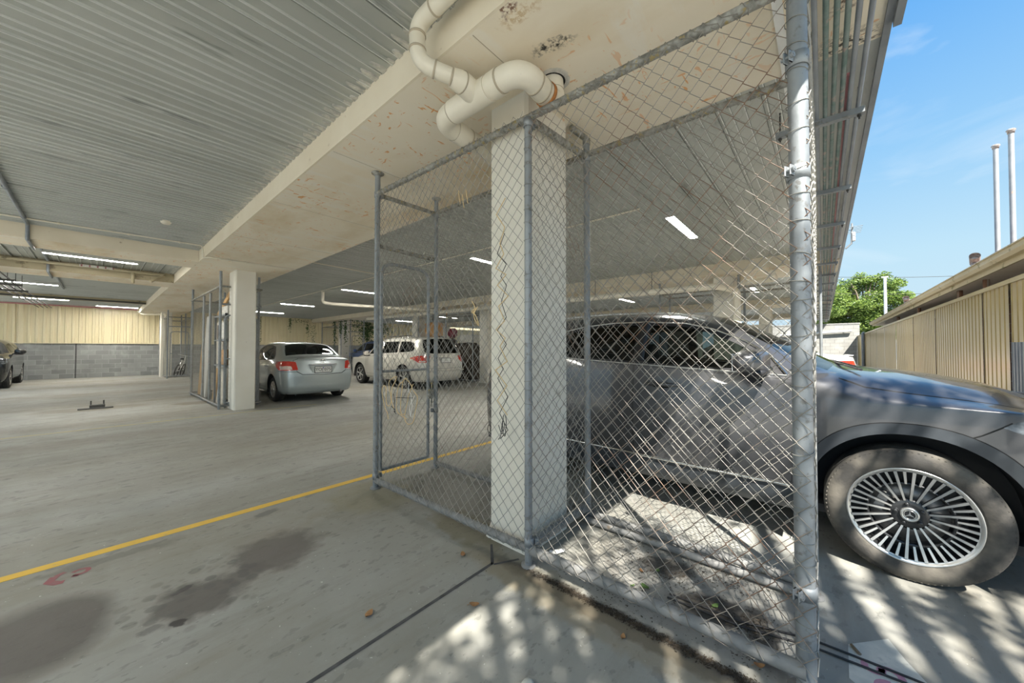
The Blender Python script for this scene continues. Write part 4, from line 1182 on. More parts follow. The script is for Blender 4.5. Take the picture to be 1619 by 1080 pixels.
# ------------------------------------------------------------------ the grey electric suv beside the cage
def suv_shell():
    st = [(-3.47,0,(-3.42,0,1.05),(-3.18,0,1.55),(-3.18,1.555)), (-3.45,.45,(-3.40,.45,1.05),(-3.15,.40,1.545),(-3.11,1.575)), (-3.38,.77,(-3.33,.72,1.08),(-3.04,.55,1.53),(-2.95,1.59)),
          (-3.17,.888,(-3.10,.845,1.135),(-2.72,.585,1.545),(-2.7,1.60)), (-2.73,.915,(-2.65,.865,1.195),(-2.35,.605,1.565),(-2.35,1.615)), (-2.10,.912,(-2.10,.872,1.180),(-1.95,.615,1.575),(-1.95,1.625)),
          (-1.55,.908,(-1.55,.872,1.150),(-1.50,.612,1.560),(-1.50,1.620)), (-.98,.908,(-1.02,.870,1.122),(-1.04,.585,1.495),(-1.06,1.575)), (-.50,.905,(-.46,.850,1.090),(-.31,.70,1.125),(-.20,1.150)),
          (0,.912,(0,.812,1.030),(.0,.66,1.098),(.05,1.128)), (.40,.895,(.40,.765,.975),(.38,.60,1.035),(.40,1.065)), (.66,.80,(.62,.66,.905),(.58,.52,.955),(.60,.985)), (.82,.45,(.74,.40,.875),(.70,.36,.91),(.72,.93)), (.87,0,(.78,0,.87),(.74,0,.90),(.74,.92))]
    return Shell(st, (.23,.30,.47,.72,.96))
def make_suv():
    sh = suv_shell(); R = .360
    W = (3.0, 10.2, 0., 6.3)
    xz = lambda P, step=.05: sh.inv(subdiv(P, step), (0,2), *W)
    polys = []
    # doors: gap ring, then the panel
    def door(cls, P, g_=.0035):
        polys.append(('seam', xz(P))); polys.append((cls, xz(inset(P, g_))))
    front = [(-.47,1.075),(-.475,.98),(-.47,.85),(-.49,.70),(-.515,.42),(-1.55,.41),(-1.55,1.145)]
    rear_ = [(-1.555,1.145),(-1.555,.41),(-2.29,.415),(-2.31,.55),(-2.36,.72),(-2.46,.84),(-2.56,.98),(-2.62,1.10),(-2.60,1.175),(-2.1,1.172)]
    door('door', front); door('door:rear', rear_)
    # bonnet and fender gaps, front bumper gap
    polys.append(('seam', sh.inv(subdiv([(.56,.712),(.40,.768),(.20,.797),(.0,.822),(-.17,.838),(-.28,.80),(-.28,.788),(-.165,.829),(.0,.813),(.20,.788),(.40,.759),(.56,.703)], .06), (0,1), 7.6, 12., 4.6, 6.4)))
    polys.append(('seam', xz([(.205,.812),(.25,.838),(.31,.882),(.345,.912),(.341,.917),(.306,.888),(.247,.844),(.20,.818)])))
    # windows
    glass_f = rounded([(-.60,1.135),(-.70,1.235),(-.83,1.315),(-1.02,1.405),(-1.20,1.455),(-1.46,1.478),(-1.475,1.165),(-1.0,1.142)], [.02,.0,0,0,0,.03,.02,0])
    glass_r = rounded([(-1.565,1.48),(-1.8,1.482),(-2.06,1.462),(-2.20,1.437),(-2.235,1.20),(-1.8,1.188),(-1.565,1.172)], [.02,0,0,.03,.02,0,.02])
    glass_q = rounded([(-2.275,1.42),(-2.45,1.38),(-2.72,1.285),(-2.74,1.245),(-2.31,1.215)], [.02,0,.03,.02,.02])
    outl = rounded([(-.535,1.105),(-.63,1.225),(-.78,1.33),(-1.0,1.428),(-1.20,1.482),(-1.5,1.505),(-1.8,1.508),(-2.1,1.485),(-2.45,1.412),(-2.80,1.285),(-2.80,1.225),(-2.3,1.195),(-1.55,1.155),(-1.0,1.128)], 0)
    polys.append(('window_surround', xz(outl)))
    polys.append(('side_window', xz(glass_f, .03))); polys.append(('side_window:rear', xz(glass_r, .03))); polys.append(('quarter_window', xz(glass_q, .03)))
    # windscreen and rear window in surface coordinates
    ws = [(7.10,8.0),(7.10,7.0),(7.10,6.25),(7.45,6.16),(7.80,6.12),(7.93,6.15),(7.90,7.0),(7.88,8.0)]
    polys.append(('windscreen', subdiv(ws, .12)))
    polys.append(('rear_window', subdiv([(0,5.16),(1.0,5.16),(1.75,5.2),(1.85,5.5),(1.75,5.86),(1.0,5.90),(0,5.90)], .12)))
    # lamps
    hl = [(.315,.888),(.36,.922),(.46,.930),(.60,.905),(.73,.855),(.71,.79),(.58,.80),(.43,.838)]
    polys.append(('headlight', sh.inv(subdiv(hl, .04), (0,2), 9.2, 12.6, 2., 5.4)))
    tl = [(.30,1.02),(.60,1.0),(.84,1.01),(.885,1.05),(.84,1.09),(.60,1.085),(.30,1.06)]
    polys.append(('tail_light', sh.inv(subdiv(tl, .05), (1,2), 0.3, 3.3, 3., 5.6)))
    # dark lower cladding, arch rings, then the openings
    polys.append(('cladding', xz([(-.40,.22),(-.44,.375),(-.50,.385),(-2.27,.405),(-2.33,.39),(-2.36,.22)])))
    for xa in (0, -2.73):
        arch = [(xa+.485,.23)]+[(x, z) for x, z in ellipse(xa, R, .485, .510, 40, 2.2, 0, 180)]+[(xa-.485,.23)]
        polys.append(('seam', sh.inv(subdiv(arch, .05), (0,2), 2.4, 11.2, 0., 5.6)))
        arch = [(xa+.480,.23)]+[(x, z) for x, z in ellipse(xa, R, .480, .505, 40, 2.2, 0, 180)]+[(xa-.480,.23)]
        polys.append(('cladding', sh.inv(subdiv(arch, .05), (0,2), 2.4, 11.2, 0., 5.6)))
    for xa in (0, -2.73):
        arch = [(xa+.435,.215)]+[(x, z) for x, z in ellipse(xa, R, .435, .447, 40, 2.1, 0, 180)]+[(xa-.435,.215)]
        polys.append(('hole', sh.inv(subdiv(arch, .05), (0,2), 2.4, 11.2, 0., 5.6)))
    mats = dict(body=M['p_grey'], door=M['p_grey'], side_window=M['glass_tint'], quarter_window=M['glass_dark'], windscreen=M['glass_clear'], rear_window=M['glass_dark'], window_surround=M['black'], headlight=M['lamp_clear'], tail_light=M['tail_red'], cladding=M['cladding'])
    mats['side_window:rear'] = M['glass_dark']
    root, sk = build_car('car', 'dark grey electric car parked beside the near wire cage', (3.82,-.35,0), -PI/2, 1.0, sh, polys, mats, ('windscreen','rear_window','cladding'), 10, 8)
    common(root, sh, (0,-2.73), .905, R, belt=1.10, x_front=-1.45, x_rear=-2.28, floor_x=(-3.35,.6), liner_r=.452, dash_x=-.62)
    # door-glass rubber and bright strip
    tube_on(sh, outl[:11], (0,2), W, .0085, 'window_moulding', M['chrome'], root, .004)
    tube_on(sh, [(-.535,1.100),(-1.0,1.124),(-1.55,1.151),(-2.3,1.191),(-2.80,1.221)], (0,2), W, .006, 'window_moulding', M['alloy'], root, .003)
    tube_on(sh, [(-.53,.40),(-1.1,.405),(-1.7,.415),(-2.25,.425)], (0,2), W, .011, 'sill_strip', M['chrome'], root, .004)
    for x0 in (-1.515,):
        for sg in (1, -1):
            b = MB(); P = sh.ev(*map(np.array, zip(*sh.inv([(x0,1.17),(x0,1.33),(x0,1.485)], (0,2), *W)))); b.tube([(p[0], sg*(p[1]-.03), p[2]) for p in P], .05, 8); b.build('door_pillar', M['black'], root)
    # roof rails
    for sg in (1, -1):
        r = MB(); P = sh.ev(np.linspace(3.2, 6.95, 14), np.full(14, 6.10)); pts = [(p[0], sg*(p[1]+.012), p[2]+(.022 if 0 < i < 13 else -.01)) for i, p in enumerate(P)]
        r.tube(pts, .013, 10); r.build('roof_rail', M['alloy'], root)
    handle(root, sh, -1.32, .995, M['p_grey'], .235); handle(root, sh, -2.34, 1.02, M['p_grey'], .235)
    mirrors(root, -.70, .915, 1.190, M['p_grey'], .31, .165, .20)
    # scuttle, wipers
    s_ = MB(); blob(s_, (-.245,0,1.112), (.04,.66,.018), .6, .3, 24, 8); s_.build('scuttle', M['black'], root)
    for yy in (-.45, .15):
        wv = MB(); wv.tube([(-.17,yy-.2,1.145),(-.24,yy+.1,1.165),(-.30,yy+.42,1.175)], .008, 6); wv.build('wiper', M['black'], root)
    # blanked-off nose panel and badge
    n_ = MB(); n_.prism([(.80,-.40,.62),(.80,-.46,.70),(.80,-.40,.80),(.80,.40,.80),(.80,.46,.70),(.80,.40,.62)], (.035,0,0)); n_.build('nose_panel', M['p_black'], root)
    b_ = MB(); b_.lathe([(.066,0),(.072,.004),(.078,0)], (.838,0,.71), (1,0,0), 36)
    pts = []
    for i in range(6):
        a = PI/2+2*PI*i/6; rr = .068 if i % 2 == 0 else .012
        pts.append((.836, rr*math.cos(a), .71+rr*math.sin(a)))
    b_.prism(pts, (.006,0,0)); b_.build('badge', M['chrome'], root)
    add_wheels(root, [(0,.888),(0,-.888),(-2.73,.888),(-2.73,-.888)], 'multi', R, .258, .235, 'tyre')
    return root
make_suv()

# ------------------------------------------------------------------ the silver sedan behind the second column
def sedan_shell():
    st = [(-3.45,0,(-3.36,0,1.03),(-3.31,0,1.055),(-3.31,1.06)), (-3.43,.42,(-3.34,.42,1.025),(-3.29,.38,1.05),(-3.29,1.06)), (-3.35,.71,(-3.26,.65,1.01),(-3.19,.54,1.05),(-3.19,1.065)), (-3.07,.825,(-3.02,.765,.995),(-2.98,.63,1.06),(-2.98,1.085)),
          (-2.70,.845,(-2.76,.782,.985),(-2.80,.665,1.08),(-2.83,1.115)), (-2.22,.845,(-2.22,.792,.965),(-2.26,.545,1.375),(-2.20,1.425)), (-1.50,.842,(-1.50,.80,.945),(-1.50,.555,1.425),(-1.50,1.465)), (-.95,.84,(-.95,.80,.925),(-1.0,.545,1.385),(-1.0,1.44)),
          (-.35,.83,(-.30,.78,.905),(-.10,.66,.955),(.0,.985)), (0,.84,(.0,.74,.90),(.1,.60,.945),(.1,.975)), (.40,.82,(.40,.68,.83),(.38,.54,.875),(.40,.90)), (.65,.70,(.62,.58,.76),(.58,.48,.79),(.60,.81)), (.80,.40,(.74,.36,.73),(.70,.32,.75),(.72,.765)), (.85,0,(.78,0,.725),(.74,0,.745),(.74,.76))]
    return Shell(st, (.21,.27,.42,.62,.82))
def sedan_polys(sh, R, wb=2.55, ar=.375, wrap='sedan'):
    W = (3.0, 10.2, 0., 6.3); xz = lambda P, step=.06: sh.inv(subdiv(P, step), (0,2), *W)
    polys = []
    def door(cls, P):
        polys.append(('seam', xz(P))); polys.append((cls, xz(inset(P, .005))))
    door('door', [(-.40,.895),(-.42,.6),(-.48,.33),(-1.40,.33),(-1.38,.935)])
    door('door:rear', [(-1.39,.935),(-1.41,.33),(-2.06,.33),(-2.12,.52),(-2.28,.68),(-2.36,.80),(-2.34,.965),(-1.9,.952)])
    polys.append(('window_surround', xz([(-.36,.935),(-.62,1.14),(-.95,1.315),(-1.3,1.375),(-1.75,1.375),(-2.1,1.325),(-2.42,1.13),(-2.50,1.02),(-2.2,.985),(-1.4,.965),(-.8,.945)])))
    polys.append(('side_window', xz(rounded([(-.50,.975),(-.70,1.13),(-1.0,1.275),(-1.32,1.335),(-1.355,.99),(-.9,.975)], [.0,0,0,.03,.02,0]), .04)))
    polys.append(('side_window:rear', xz(rounded([(-1.42,1.338),(-1.75,1.34),(-2.02,1.295),(-2.08,1.01),(-1.42,.992)], [.02,0,.03,.02,.02]), .04)))
    polys.append(('quarter_window', xz([(-2.12,1.27),(-2.36,1.10),(-2.40,1.03),(-2.13,1.012)], .04)))
    polys.append(('windscreen', subdiv([(7.12,8.0),(7.12,6.2),(7.5,6.12),(7.9,6.12),(7.9,8.0)], .15)))
    polys.append(('rear_window', subdiv([(4.12,8.0),(4.12,7.0),(4.10,6.25),(4.5,6.16),(4.82,6.2),(4.86,7.0),(4.87,8.0)], .15)))
    for xa in (0, -wb):
        arch = [(xa+ar,.19)]+ellipse(xa, R, ar, ar, 30, 2.0, 0, 180)+[(xa-ar,.19)]
        polys.append(('hole', sh.inv(subdiv(arch, .06), (0,2), 2.4, 11.2, 0., 5.6)))
    return polys
def text_obj(body, size, loc, rot, mat, parent, name='lettering', ext=.002):
    cu = bpy.data.curves.new(name, 'FONT'); cu.body = body; cu.size = size; cu.extrude = ext; cu.align_x = 'CENTER'; cu.align_y = 'CENTER'
    cu.materials.append(mat); o = bpy.data.objects.new(name, cu); COL.objects.link(o)
    bpy.context.view_layer.update(); me = bpy.data.meshes.new_from_object(o.evaluated_get(bpy.context.evaluated_depsgraph_get()))
    bpy.data.objects.remove(o); me.materials.clear(); me.materials.append(mat)
    o = bpy.data.objects.new(name, me); COL.objects.link(o); o.parent = parent; o.location = loc; o.rotation_euler = rot; return o
def number_plate(root, x, z, text=None, y=0.0, tilt=0.0, w=.372, h=.134):
    p = MB(); p.cbox((x+.006,y,z), (.010,w+.03,h+.03), 1, Matrix.Rotation(tilt,3,'Y'), .003); p.cbox((x,y,z), (.008,w,h), 0, Matrix.Rotation(tilt,3,'Y'), .002)
    o = p.build('number_plate', [M['plate'], M['black']], root)
    if text:
        for s_, yy in ((text[:3], .095), (text[3:], -.095)):
            text_obj(s_, .105, (x-.005, y+yy, z-.002), (PI/2, 0, -PI/2), M['black'], o, 'plate_lettering')
        k = MB(); k.prism([(x-.0055,y+.018,z+.052),(x-.0055,y-.018,z+.052),(x-.0055,y,z+.018)], (.002,0,0)); k.build('plate_triangle', M['plate_blue'], o)
    return o
def make_silver():
    sh = sedan_shell(); R = .295; polys = sedan_polys(sh, R)
    rear = lambda P, v0=2., v1=6.: sh.inv(subdiv(P, .04), (1,2), 0.0, 4.0, v0, v1)
    # boot-lid gap, tail lamps wrapped round the corner
    boot = [(0,1.055),(.50,1.045),(.62,1.0),(.56,.74),(.45,.675),(0,.66)]
    polys.insert(0, ('seam', rear(boot, 2.5, 6.6))); polys.insert(1, ('boot_lid', rear([(0,1.05),(.495,1.04),(.612,.997),(.553,.744),(.447,.681),(0,.666)], 2.5, 6.6)))
    polys.append(('tail_light', rear(rounded([(.57,.965),(.70,.985),(.80,.97),(.838,.90),(.825,.765),(.60,.775),(.535,.78)], .015))))
    polys.append(('reverse_light', rear(rounded([(.66,.865),(.74,.875),(.815,.86),(.815,.785),(.64,.79)], .015))))
    polys.append(('seam', rear([(0,.655),(.45,.672),(.55,.735),(.72,.745),(.83,.745),(.83,.738),(.72,.738),(.557,.728),(.455,.664),(0,.648)], 2., 5.)))
    mats = dict(body=M['p_silver'], door=M['p_silver'], boot_lid=M['p_silver'], side_window=M['glass_tint'], quarter_window=M['glass_tint'], windscreen=M['glass_clear'], rear_window=M['glass_tint'], window_surround=M['black'], tail_light=M['tail_red'], reverse_light=M['tail_clear'])
    root, sk = build_car('car', 'pale silver sedan seen from behind beside the second column', (3.60, 12.62, 0), PI/2, 1.0, sh, polys, mats, ('windscreen','rear_window','boot_lid'), 8, 7)
    common(root, sh, (0,-2.55), .835, R, belt=.93, x_front=-1.25, x_rear=-2.0, floor_x=(-3.2,.6), liner_r=.385, dash_x=-.5, zlo=.25, half=.72)
    handle(root, sh, -1.25, .84, M['p_silver'], .18); handle(root, sh, -2.16, .855, M['p_silver'], .18)
    mirrors(root, -.62, .82, .985, M['p_silver'], .19, .12, .11)
    number_plate(root, -3.452, .775, 'YOJ075', 0, .06)
    c = MB(); c.cbox((-3.425,0,.895), (.03,.66,.026), 0, Matrix.Rotation(.1,3,'Y'), .008); c.build('boot_trim', M['chrome'], root)
    rec = MB(); rec.prism([(-3.446,.30,.865),(-3.446,.225,.70),(-3.446,-.225,.70),(-3.446,-.30,.865)], (.006,0,0)); rec.build('plate_recess', M['p_silver'], root)
    # oval badge: three loops
    b = MB()
    for ry, rz, dz in ((.062,.042,0),(.022,.040,0),(.044,.017,.018)):
        b.tube([(-3.402, ry*math.cos(q), .972+dz+rz*math.sin(q)) for q in [2*PI*i/24 for i in range(24)]], .0045, 6, closed=True)
    b.build('badge', M['chrome'], root)
    e = MB(); e.tube([(-3.1,-.42,.235),(-3.42,-.44,.225)], .025, 12); e.build('exhaust_pipe', M['brake'], root)
    for yy in (.52, -.52):
        q = MB(); q.tube([(-3.2,yy,.24),(-3.2,yy,.17)], .012, 8); q.build('tow_eye', M['galv'], root)
    add_wheels(root, [(0,.80),(0,-.80),(-2.55,.80),(-2.55,-.80)], 'cover', R, .195, .185, 'tyre_clean', ('alloy','alloy_dark'))
    return root
make_silver()

# ------------------------------------------------------------------ the white wagon
def wagon_shell():
    st = [(-3.93,0,(-3.88,0,1.08),(-3.62,0,1.62),(-3.62,1.63)), (-3.91,.45,(-3.86,.45,1.08),(-3.59,.42,1.61),(-3.56,1.64)), (-3.82,.78,(-3.77,.74,1.09),(-3.48,.60,1.59),(-3.40,1.655)), (-3.58,.90,(-3.52,.87,1.10),(-3.20,.65,1.60),(-3.15,1.67)), (-2.89,.917,(-2.89,.885,1.09),(-2.70,.66,1.615),(-2.70,1.68)),
          (-2.20,.915,(-2.20,.885,1.07),(-2.10,.665,1.615),(-2.10,1.69)), (-1.60,.91,(-1.60,.885,1.05),(-1.60,.66,1.61),(-1.60,1.685)), (-1.0,.91,(-1.05,.88,1.03),(-1.10,.63,1.55),(-1.15,1.64)), (-.45,.905,(-.42,.86,1.01),(-.20,.72,1.06),(-.10,1.09)),
          (0,.91,(.0,.82,.99),(.05,.68,1.05),(.10,1.075)), (.50,.89,(.48,.77,.94),(.48,.62,1.0),(.50,1.03)), (.78,.78,(.74,.66,.87),(.70,.52,.91),(.72,.94)), (.92,.45,(.85,.40,.84),(.80,.36,.87),(.82,.885)), (.96,0,(.88,0,.83),(.84,0,.86),(.84,.875))]
    return Shell(st, (.25,.33,.50,.75,.95))
def wagon_polys(sh, R, wb=2.89, ar=.43, x0=-.36):
    W = (3.0, 10.2, 0., 6.3); xz = lambda P, step=.06: sh.inv(subdiv(P, step), (0,2), *W)
    polys = []
    def door(cls, P):
        polys.append(('seam', xz(P))); polys.append((cls, xz(inset(P, .005))))
    door('door', [(-.44,1.0),(-.46,.7),(-.52,.40),(-1.52,.40),(-1.52,1.04)])
    door('door:rear', [(-1.53,1.04),(-1.53,.40),(-2.38,.40),(-2.44,.62),(-2.56,.78),(-2.62,1.075),(-2.1,1.06)])
    polys.append(('window_surround', xz([(-.45,1.04),(-.70,1.26),(-1.0,1.46),(-1.35,1.545),(-2.2,1.56),(-3.1,1.53),(-3.42,1.46),(-3.50,1.30),(-3.44,1.17),(-3.1,1.14),(-1.5,1.085),(-.9,1.06)])))
    polys.append(('side_window', xz(rounded([(-.60,1.085),(-.78,1.26),(-1.05,1.42),(-1.38,1.505),(-1.48,1.505),(-1.48,1.115),(-1.0,1.095)], [.0,0,0,0,.03,.02,0]), .05)))
    polys.append(('side_window:rear', xz(rounded([(-1.56,1.51),(-2.46,1.51),(-2.52,1.15),(-1.56,1.118)], .03), .05)))
    polys.append(('quarter_window', xz(rounded([(-2.58,1.51),(-3.08,1.495),(-3.36,1.43),(-3.43,1.30),(-3.38,1.20),(-3.1,1.17),(-2.60,1.152)], [.02,0,.05,.05,.04,0,.02]), .05)))
    polys.append(('windscreen', subdiv([(7.12,8.0),(7.12,6.2),(7.5,6.12),(7.9,6.12),(7.9,8.0)], .15)))
    polys.append(('rear_window', subdiv([(0,5.12),(1.0,5.12),(1.8,5.18),(1.9,5.5),(1.8,5.82),(1.0,5.86),(0,5.86)], .15)))
    for xa in (0, -wb):
        arch = [(xa+ar,.24)]+ellipse(xa, R, ar, ar, 30, 2.0, 0, 180)+[(xa-ar,.24)]
        polys.append(('hole', sh.inv(subdiv(arch, .06), (0,2), 2.4, 11.2, 0., 5.6)))
    return polys
def make_wagon(label, loc, heading, mat, plate=True, scale=1.0, style='six', glass='glass_dark', name='car'):
    sh = wagon_shell(); R = .355; polys = wagon_polys(sh, R)
    rear = lambda P, v0=2., v1=5.4: sh.inv(subdiv(P, .05), (1,2), 0.0, 4.0, v0, v1)
    polys.insert(0, ('seam', rear([(0,1.075),(.72,1.075),(.74,.9),(.68,.66),(0,.64)]))); polys.insert(1, ('tailgate', rear([(0,1.07),(.713,1.07),(.733,.9),(.673,.667),(0,.647)])))
    polys.append(('tail_light', rear(rounded([(.54,1.045),(.74,1.06),(.88,1.05),(.905,.97),(.88,.84),(.70,.84),(.60,.90)], .03))))
    polys.append(('reverse_light', rear(rounded([(.70,.90),(.86,.90),(.865,.855),(.72,.855)], .012))))
    mats = dict(body=mat, door=mat, tailgate=mat, side_window=M[glass], quarter_window=M[glass], windscreen=M['glass_clear'], rear_window=M[glass], window_surround=mat, tail_light=M['tail_red'], reverse_light=M['tail_clear'])
    root, sk = build_car(name, label, loc, heading, scale, sh, polys, mats, ('windscreen','rear_window','tailgate'), 6, 5)
    common(root, sh, (0,-2.89), .90, R, belt=1.05, x_front=-1.45, x_rear=-2.4, floor_x=(-3.7,.7), liner_r=.44, dash_x=-.6, zlo=.30)
    for sg in (1, -1):
        r = MB(); P = sh.ev(np.linspace(3.1, 6.9, 14), np.full(14, 6.3)); r.tube([(p[0], sg*p[1], p[2]+(.05 if 0 < i < 13 else -.01)) for i, p in enumerate(P)], .016, 8); r.build('roof_rail', M['black'], root)
    handle(root, sh, -1.38, .93, mat, .2); handle(root, sh, -2.4, .95, mat, .2)
    mirrors(root, -.72, .90, 1.11, mat, .24, .17, .14)
    if plate:
        number_plate(root, -3.93, .90)
        c = MB(); c.cbox((-3.925,0,.99), (.03,.55,.03), 0, None, .008); c.build('tailgate_trim', M['chrome'], root)
    b = MB(); b.cbox((-3.90,0,.585), (.10,1.5,.05), 0, None, .02); b.build('bumper_step', mat, root)
    add_wheels(root, [(0,.87),(0,-.87),(-2.89,.87),(-2.89,-.87)], style, R, .245, .22, 'tyre_clean')
    return root
make_wagon('white seven-seat wagon seen through the tall wire gate', (7.28, 13.02, 0), PI/2, M['p_white'])
make_wagon('blue wagon half hidden behind the white wagon', (11.1, 21.85, 0), PI/2, M['p_blue'], False, 1.04, 'five', 'glass_tint')
# ------------------------------------------------------------------ white sedan beyond the bonnet
def make_white():
    sh = sedan_shell(); R = .30; polys = sedan_polys(sh, R)
    rear = lambda P, v0=2., v1=6.: sh.inv(subdiv(P, .04), (1,2), 0.0, 4.0, v0, v1)
    polys.append(('tail_light', rear(rounded([(.50,.945),(.66,.955),(.80,.945),(.838,.89),(.80,.82),(.50,.82)], .02))))
    mats = dict(body=M['p_bright'], door=M['p_bright'], side_window=M['glass_tint'], quarter_window=M['glass_tint'], windscreen=M['glass_clear'], rear_window=M['glass_tint'], window_surround=M['black'], tail_light=M['tail_red'])
    root, sk = build_car('car', 'white sedan boot with red tail lights beyond the grey bonnet', (11.55, 3.05, 0), PI/2, 1.06, sh, polys, mats, ('windscreen','rear_window'), 6, 5)
    common(root, sh, (0,-2.55), .835, R, belt=.93, x_front=-1.25, x_rear=-2.0, floor_x=(-3.2,.6), liner_r=.385, dash_x=-.5, zlo=.25, half=.72)
    mirrors(root, -.62, .82, .985, M['p_bright'], .19, .12, .11); handle(root, sh, -1.25, .84, M['p_bright'], .18)
    b = MB(); b.cbox((-3.30,0,1.062), (.12,1.05,.02), 0, None, .008); b.build('boot_spoiler', M['p_bright'], root)
    number_plate(root, -3.44, .78)
    add_wheels(root, [(0,.80),(0,-.80),(-2.55,.80),(-2.55,-.80)], 'five', R, .20, .19)
make_white()
# ------------------------------------------------------------------ black hatch at the left edge, nose towards the camera
def make_black():
    sh = suv_shell(); R = .34
    W = (3.0, 10.2, 0., 6.3); xz = lambda P, step=.06: sh.inv(subdiv(P, step), (0,2), *W)
    polys = [('side_window', xz(rounded([(-.60,1.135),(-.83,1.315),(-1.02,1.405),(-1.46,1.478),(-1.475,1.165)], .01))), ('side_window:rear', xz(rounded([(-1.565,1.48),(-2.06,1.462),(-2.30,1.40),(-2.30,1.20),(-1.565,1.172)], .02))),
             ('windscreen', subdiv([(7.10,8.0),(7.10,6.25),(7.45,6.16),(7.93,6.15),(7.88,8.0)], .12)), ('rear_window', subdiv([(0,5.16),(1.75,5.2),(1.85,5.5),(1.75,5.86),(0,5.90)], .12)),
             ('headlight', sh.inv(subdiv([(.36,.90),(.46,.95),(.60,.92),(.74,.86),(.72,.78),(.56,.80)], .04), (0,2), 9.8, 12.6, 2., 5.4))]
    for xa in (0, -2.73):
        polys.append(('hole', sh.inv(subdiv([(xa+.40,.215)]+ellipse(xa, R, .40, .41, 30, 2.0, 0, 180)+[(xa-.40,.215)], .06), (0,2), 2.4, 11.2, 0., 5.6)))
    mats = dict(body=M['p_black'], side_window=M['glass_tint'], windscreen=M['glass_tint'], rear_window=M['glass_dark'], headlight=M['lamp_clear'])
    root, sk = build_car('car', 'black car nose at the far left against the block wall', (-2.72, 20.0, 0), -PI/2, 1.0, sh, polys, mats, ('windscreen','rear_window'), 6, 5)
    common(root, sh, (0,-2.73), .905, R, belt=1.10, x_front=-1.45, x_rear=-2.28, floor_x=(-3.35,.6), liner_r=.42, dash_x=-.62)
    mirrors(root, -.66, .905, 1.17, M['p_black'], .25, .17, .15)
    g_ = MB(); g_.prism([(.79,-.45,.40),(.79,-.55,.52),(.79,-.40,.66),(.79,.40,.66),(.79,.55,.52),(.79,.45,.40)], (.06,0,0)); g_.build('grille', M['black'], root)
    add_wheels(root, [(0,.88),(0,-.88),(-2.73,.88),(-2.73,-.88)], 'five', R, .235, .22)
make_black()
# ================================================================== drain pipes, conduits and hung things
def ring(m, p, ax, r, w_=.012, mi=1):
    m.lathe([(r-.002,-w_/2),(r+.003,-w_/2),(r+.003,w_/2),(r-.002,w_/2)], p, ax, 24, mi, True)
def near_drain():
    root = thing('ceiling_drain_pipe', 'cream plastic drain pipe with bends under the slab above the near column', 'pipe', (1.44, 1.5, ZS))
    def q(x, y, z): return (x-1.44, y-1.5, z-ZS)
    rB, zB = .064, 2.765
    # big run: out of the slab hole, round a bend, along the beam, round the elbow, behind the column
    m = MB()
    path = arc_path([q(1.80,1.235,2.95), q(1.80,1.215,zB), q(1.445,1.19,zB), q(1.445,1.885,zB), q(2.52,1.885,zB), q(2.52,1.885,2.95)], .135, 10)
    m.tube(path, rB, 24)
    for p, a in ((q(1.80,1.225,2.84),(0,0,1)), (q(1.66,1.205,zB),(1,0,0)), (q(1.58,1.20,zB),(1,0,0)), (q(1.445,1.33,zB),(0,1,0)), (q(1.445,1.56,zB),(0,1,0)), (q(1.445,1.74,zB),(0,1,0)), (q(1.58,1.885,zB),(1,0,0)), (q(1.70,1.885,zB),(1,0,0)), (q(2.1,1.885,zB),(1,0,0))):
        ring(m, p, a, rB, .010)
    m.build('pipe_run', [M['pvc'], M['pvc_ring']], root)
    # sockets, a little fatter
    s_ = MB()
    for a, b in ((q(1.445,1.335,zB), q(1.445,1.40,zB)), (q(1.445,1.42,zB), q(1.445,1.735,zB)), (q(1.575,1.885,zB), q(1.66,1.885,zB))):
        s_.cyl(a, b, rB+.006, 24)
    s_.build('pipe_socket', M['pvc'], root)
    # small run: along under the deck, down, and slanting into the wye
    rA = .043
    k = MB(); pa = arc_path([q(1.12,-.2,3.05), q(1.12,1.66,3.05), q(1.115,1.64,2.83), q(1.30,1.525,2.785), q(1.40,1.52,2.77)], .085, 8)
    k.tube(pa, rA, 20)
    for p, a in ((q(1.12,1.50,3.05),(0,1,0)), (q(1.118,1.65,2.985),(0,0,1)), (q(1.116,1.645,2.90),(0,0,1)), (q(1.19,1.593,2.812),(.84,-.5,-.2)), (q(1.27,1.545,2.79),(.84,-.5,-.2))):
        ring(k, p, a, rA, .010)
    k.build('branch_pipe', [M['pvc'], M['pvc_ring']], root)
    w_ = MB(); w_.tube([q(1.27,1.545,2.79), q(1.31,1.53,2.785), q(1.345,1.525,2.78), q(1.445,1.53,2.766)], [rA+.006, rA+.014, rB-.002, rB-.002], 22)
    ring(w_, q(1.325,1.527,2.782), (1,0,0), rB-.005, .008); w_.build('reducer', [M['pvc'], M['pvc_ring']], root)
    c = MB(); c.lathe([(rB+.001,-.012),(rB+.006,-.012),(rB+.006,.012),(rB+.001,.012)], q(1.70,1.207,zB), (1,.02,0), 28, 0, True)
    c.cyl(q(1.68,1.24,zB+rB), q(1.68,1.245,ZS), .006, 8); c.cyl(q(1.68,1.245,ZS-.02), q(1.68,1.245,ZS), .018, 10); c.cbox(q(1.70,1.20,zB-.0), (.02,.03,2*rB+.02))
    c.build('pipe_clamp', M['rust'], root)
    h = MB(); rr = random.Random(2); n = 28
    vs = [q(1.80+.077*math.cos(2*PI*i/n), 1.23+.077*math.sin(2*PI*i/n), ZS-.006) for i in range(n)] + [q(1.80+(.106+.012*rr.random())*math.cos(2*PI*i/n), 1.23+(.106+.012*rr.random())*math.sin(2*PI*i/n), ZS+.002) for i in range(n)]
    h.add(vs, [(i, (i+1) % n, n+(i+1) % n, n+i) for i in range(n)]); h.build('hole_edge', M['spall'], root)
    d = MB(); d.lathe([(0,0),(.078,0)], q(1.80,1.23,ZS-.003), (0,0,1), 28); d.build('hole', M['seam'], root)
near_drain()
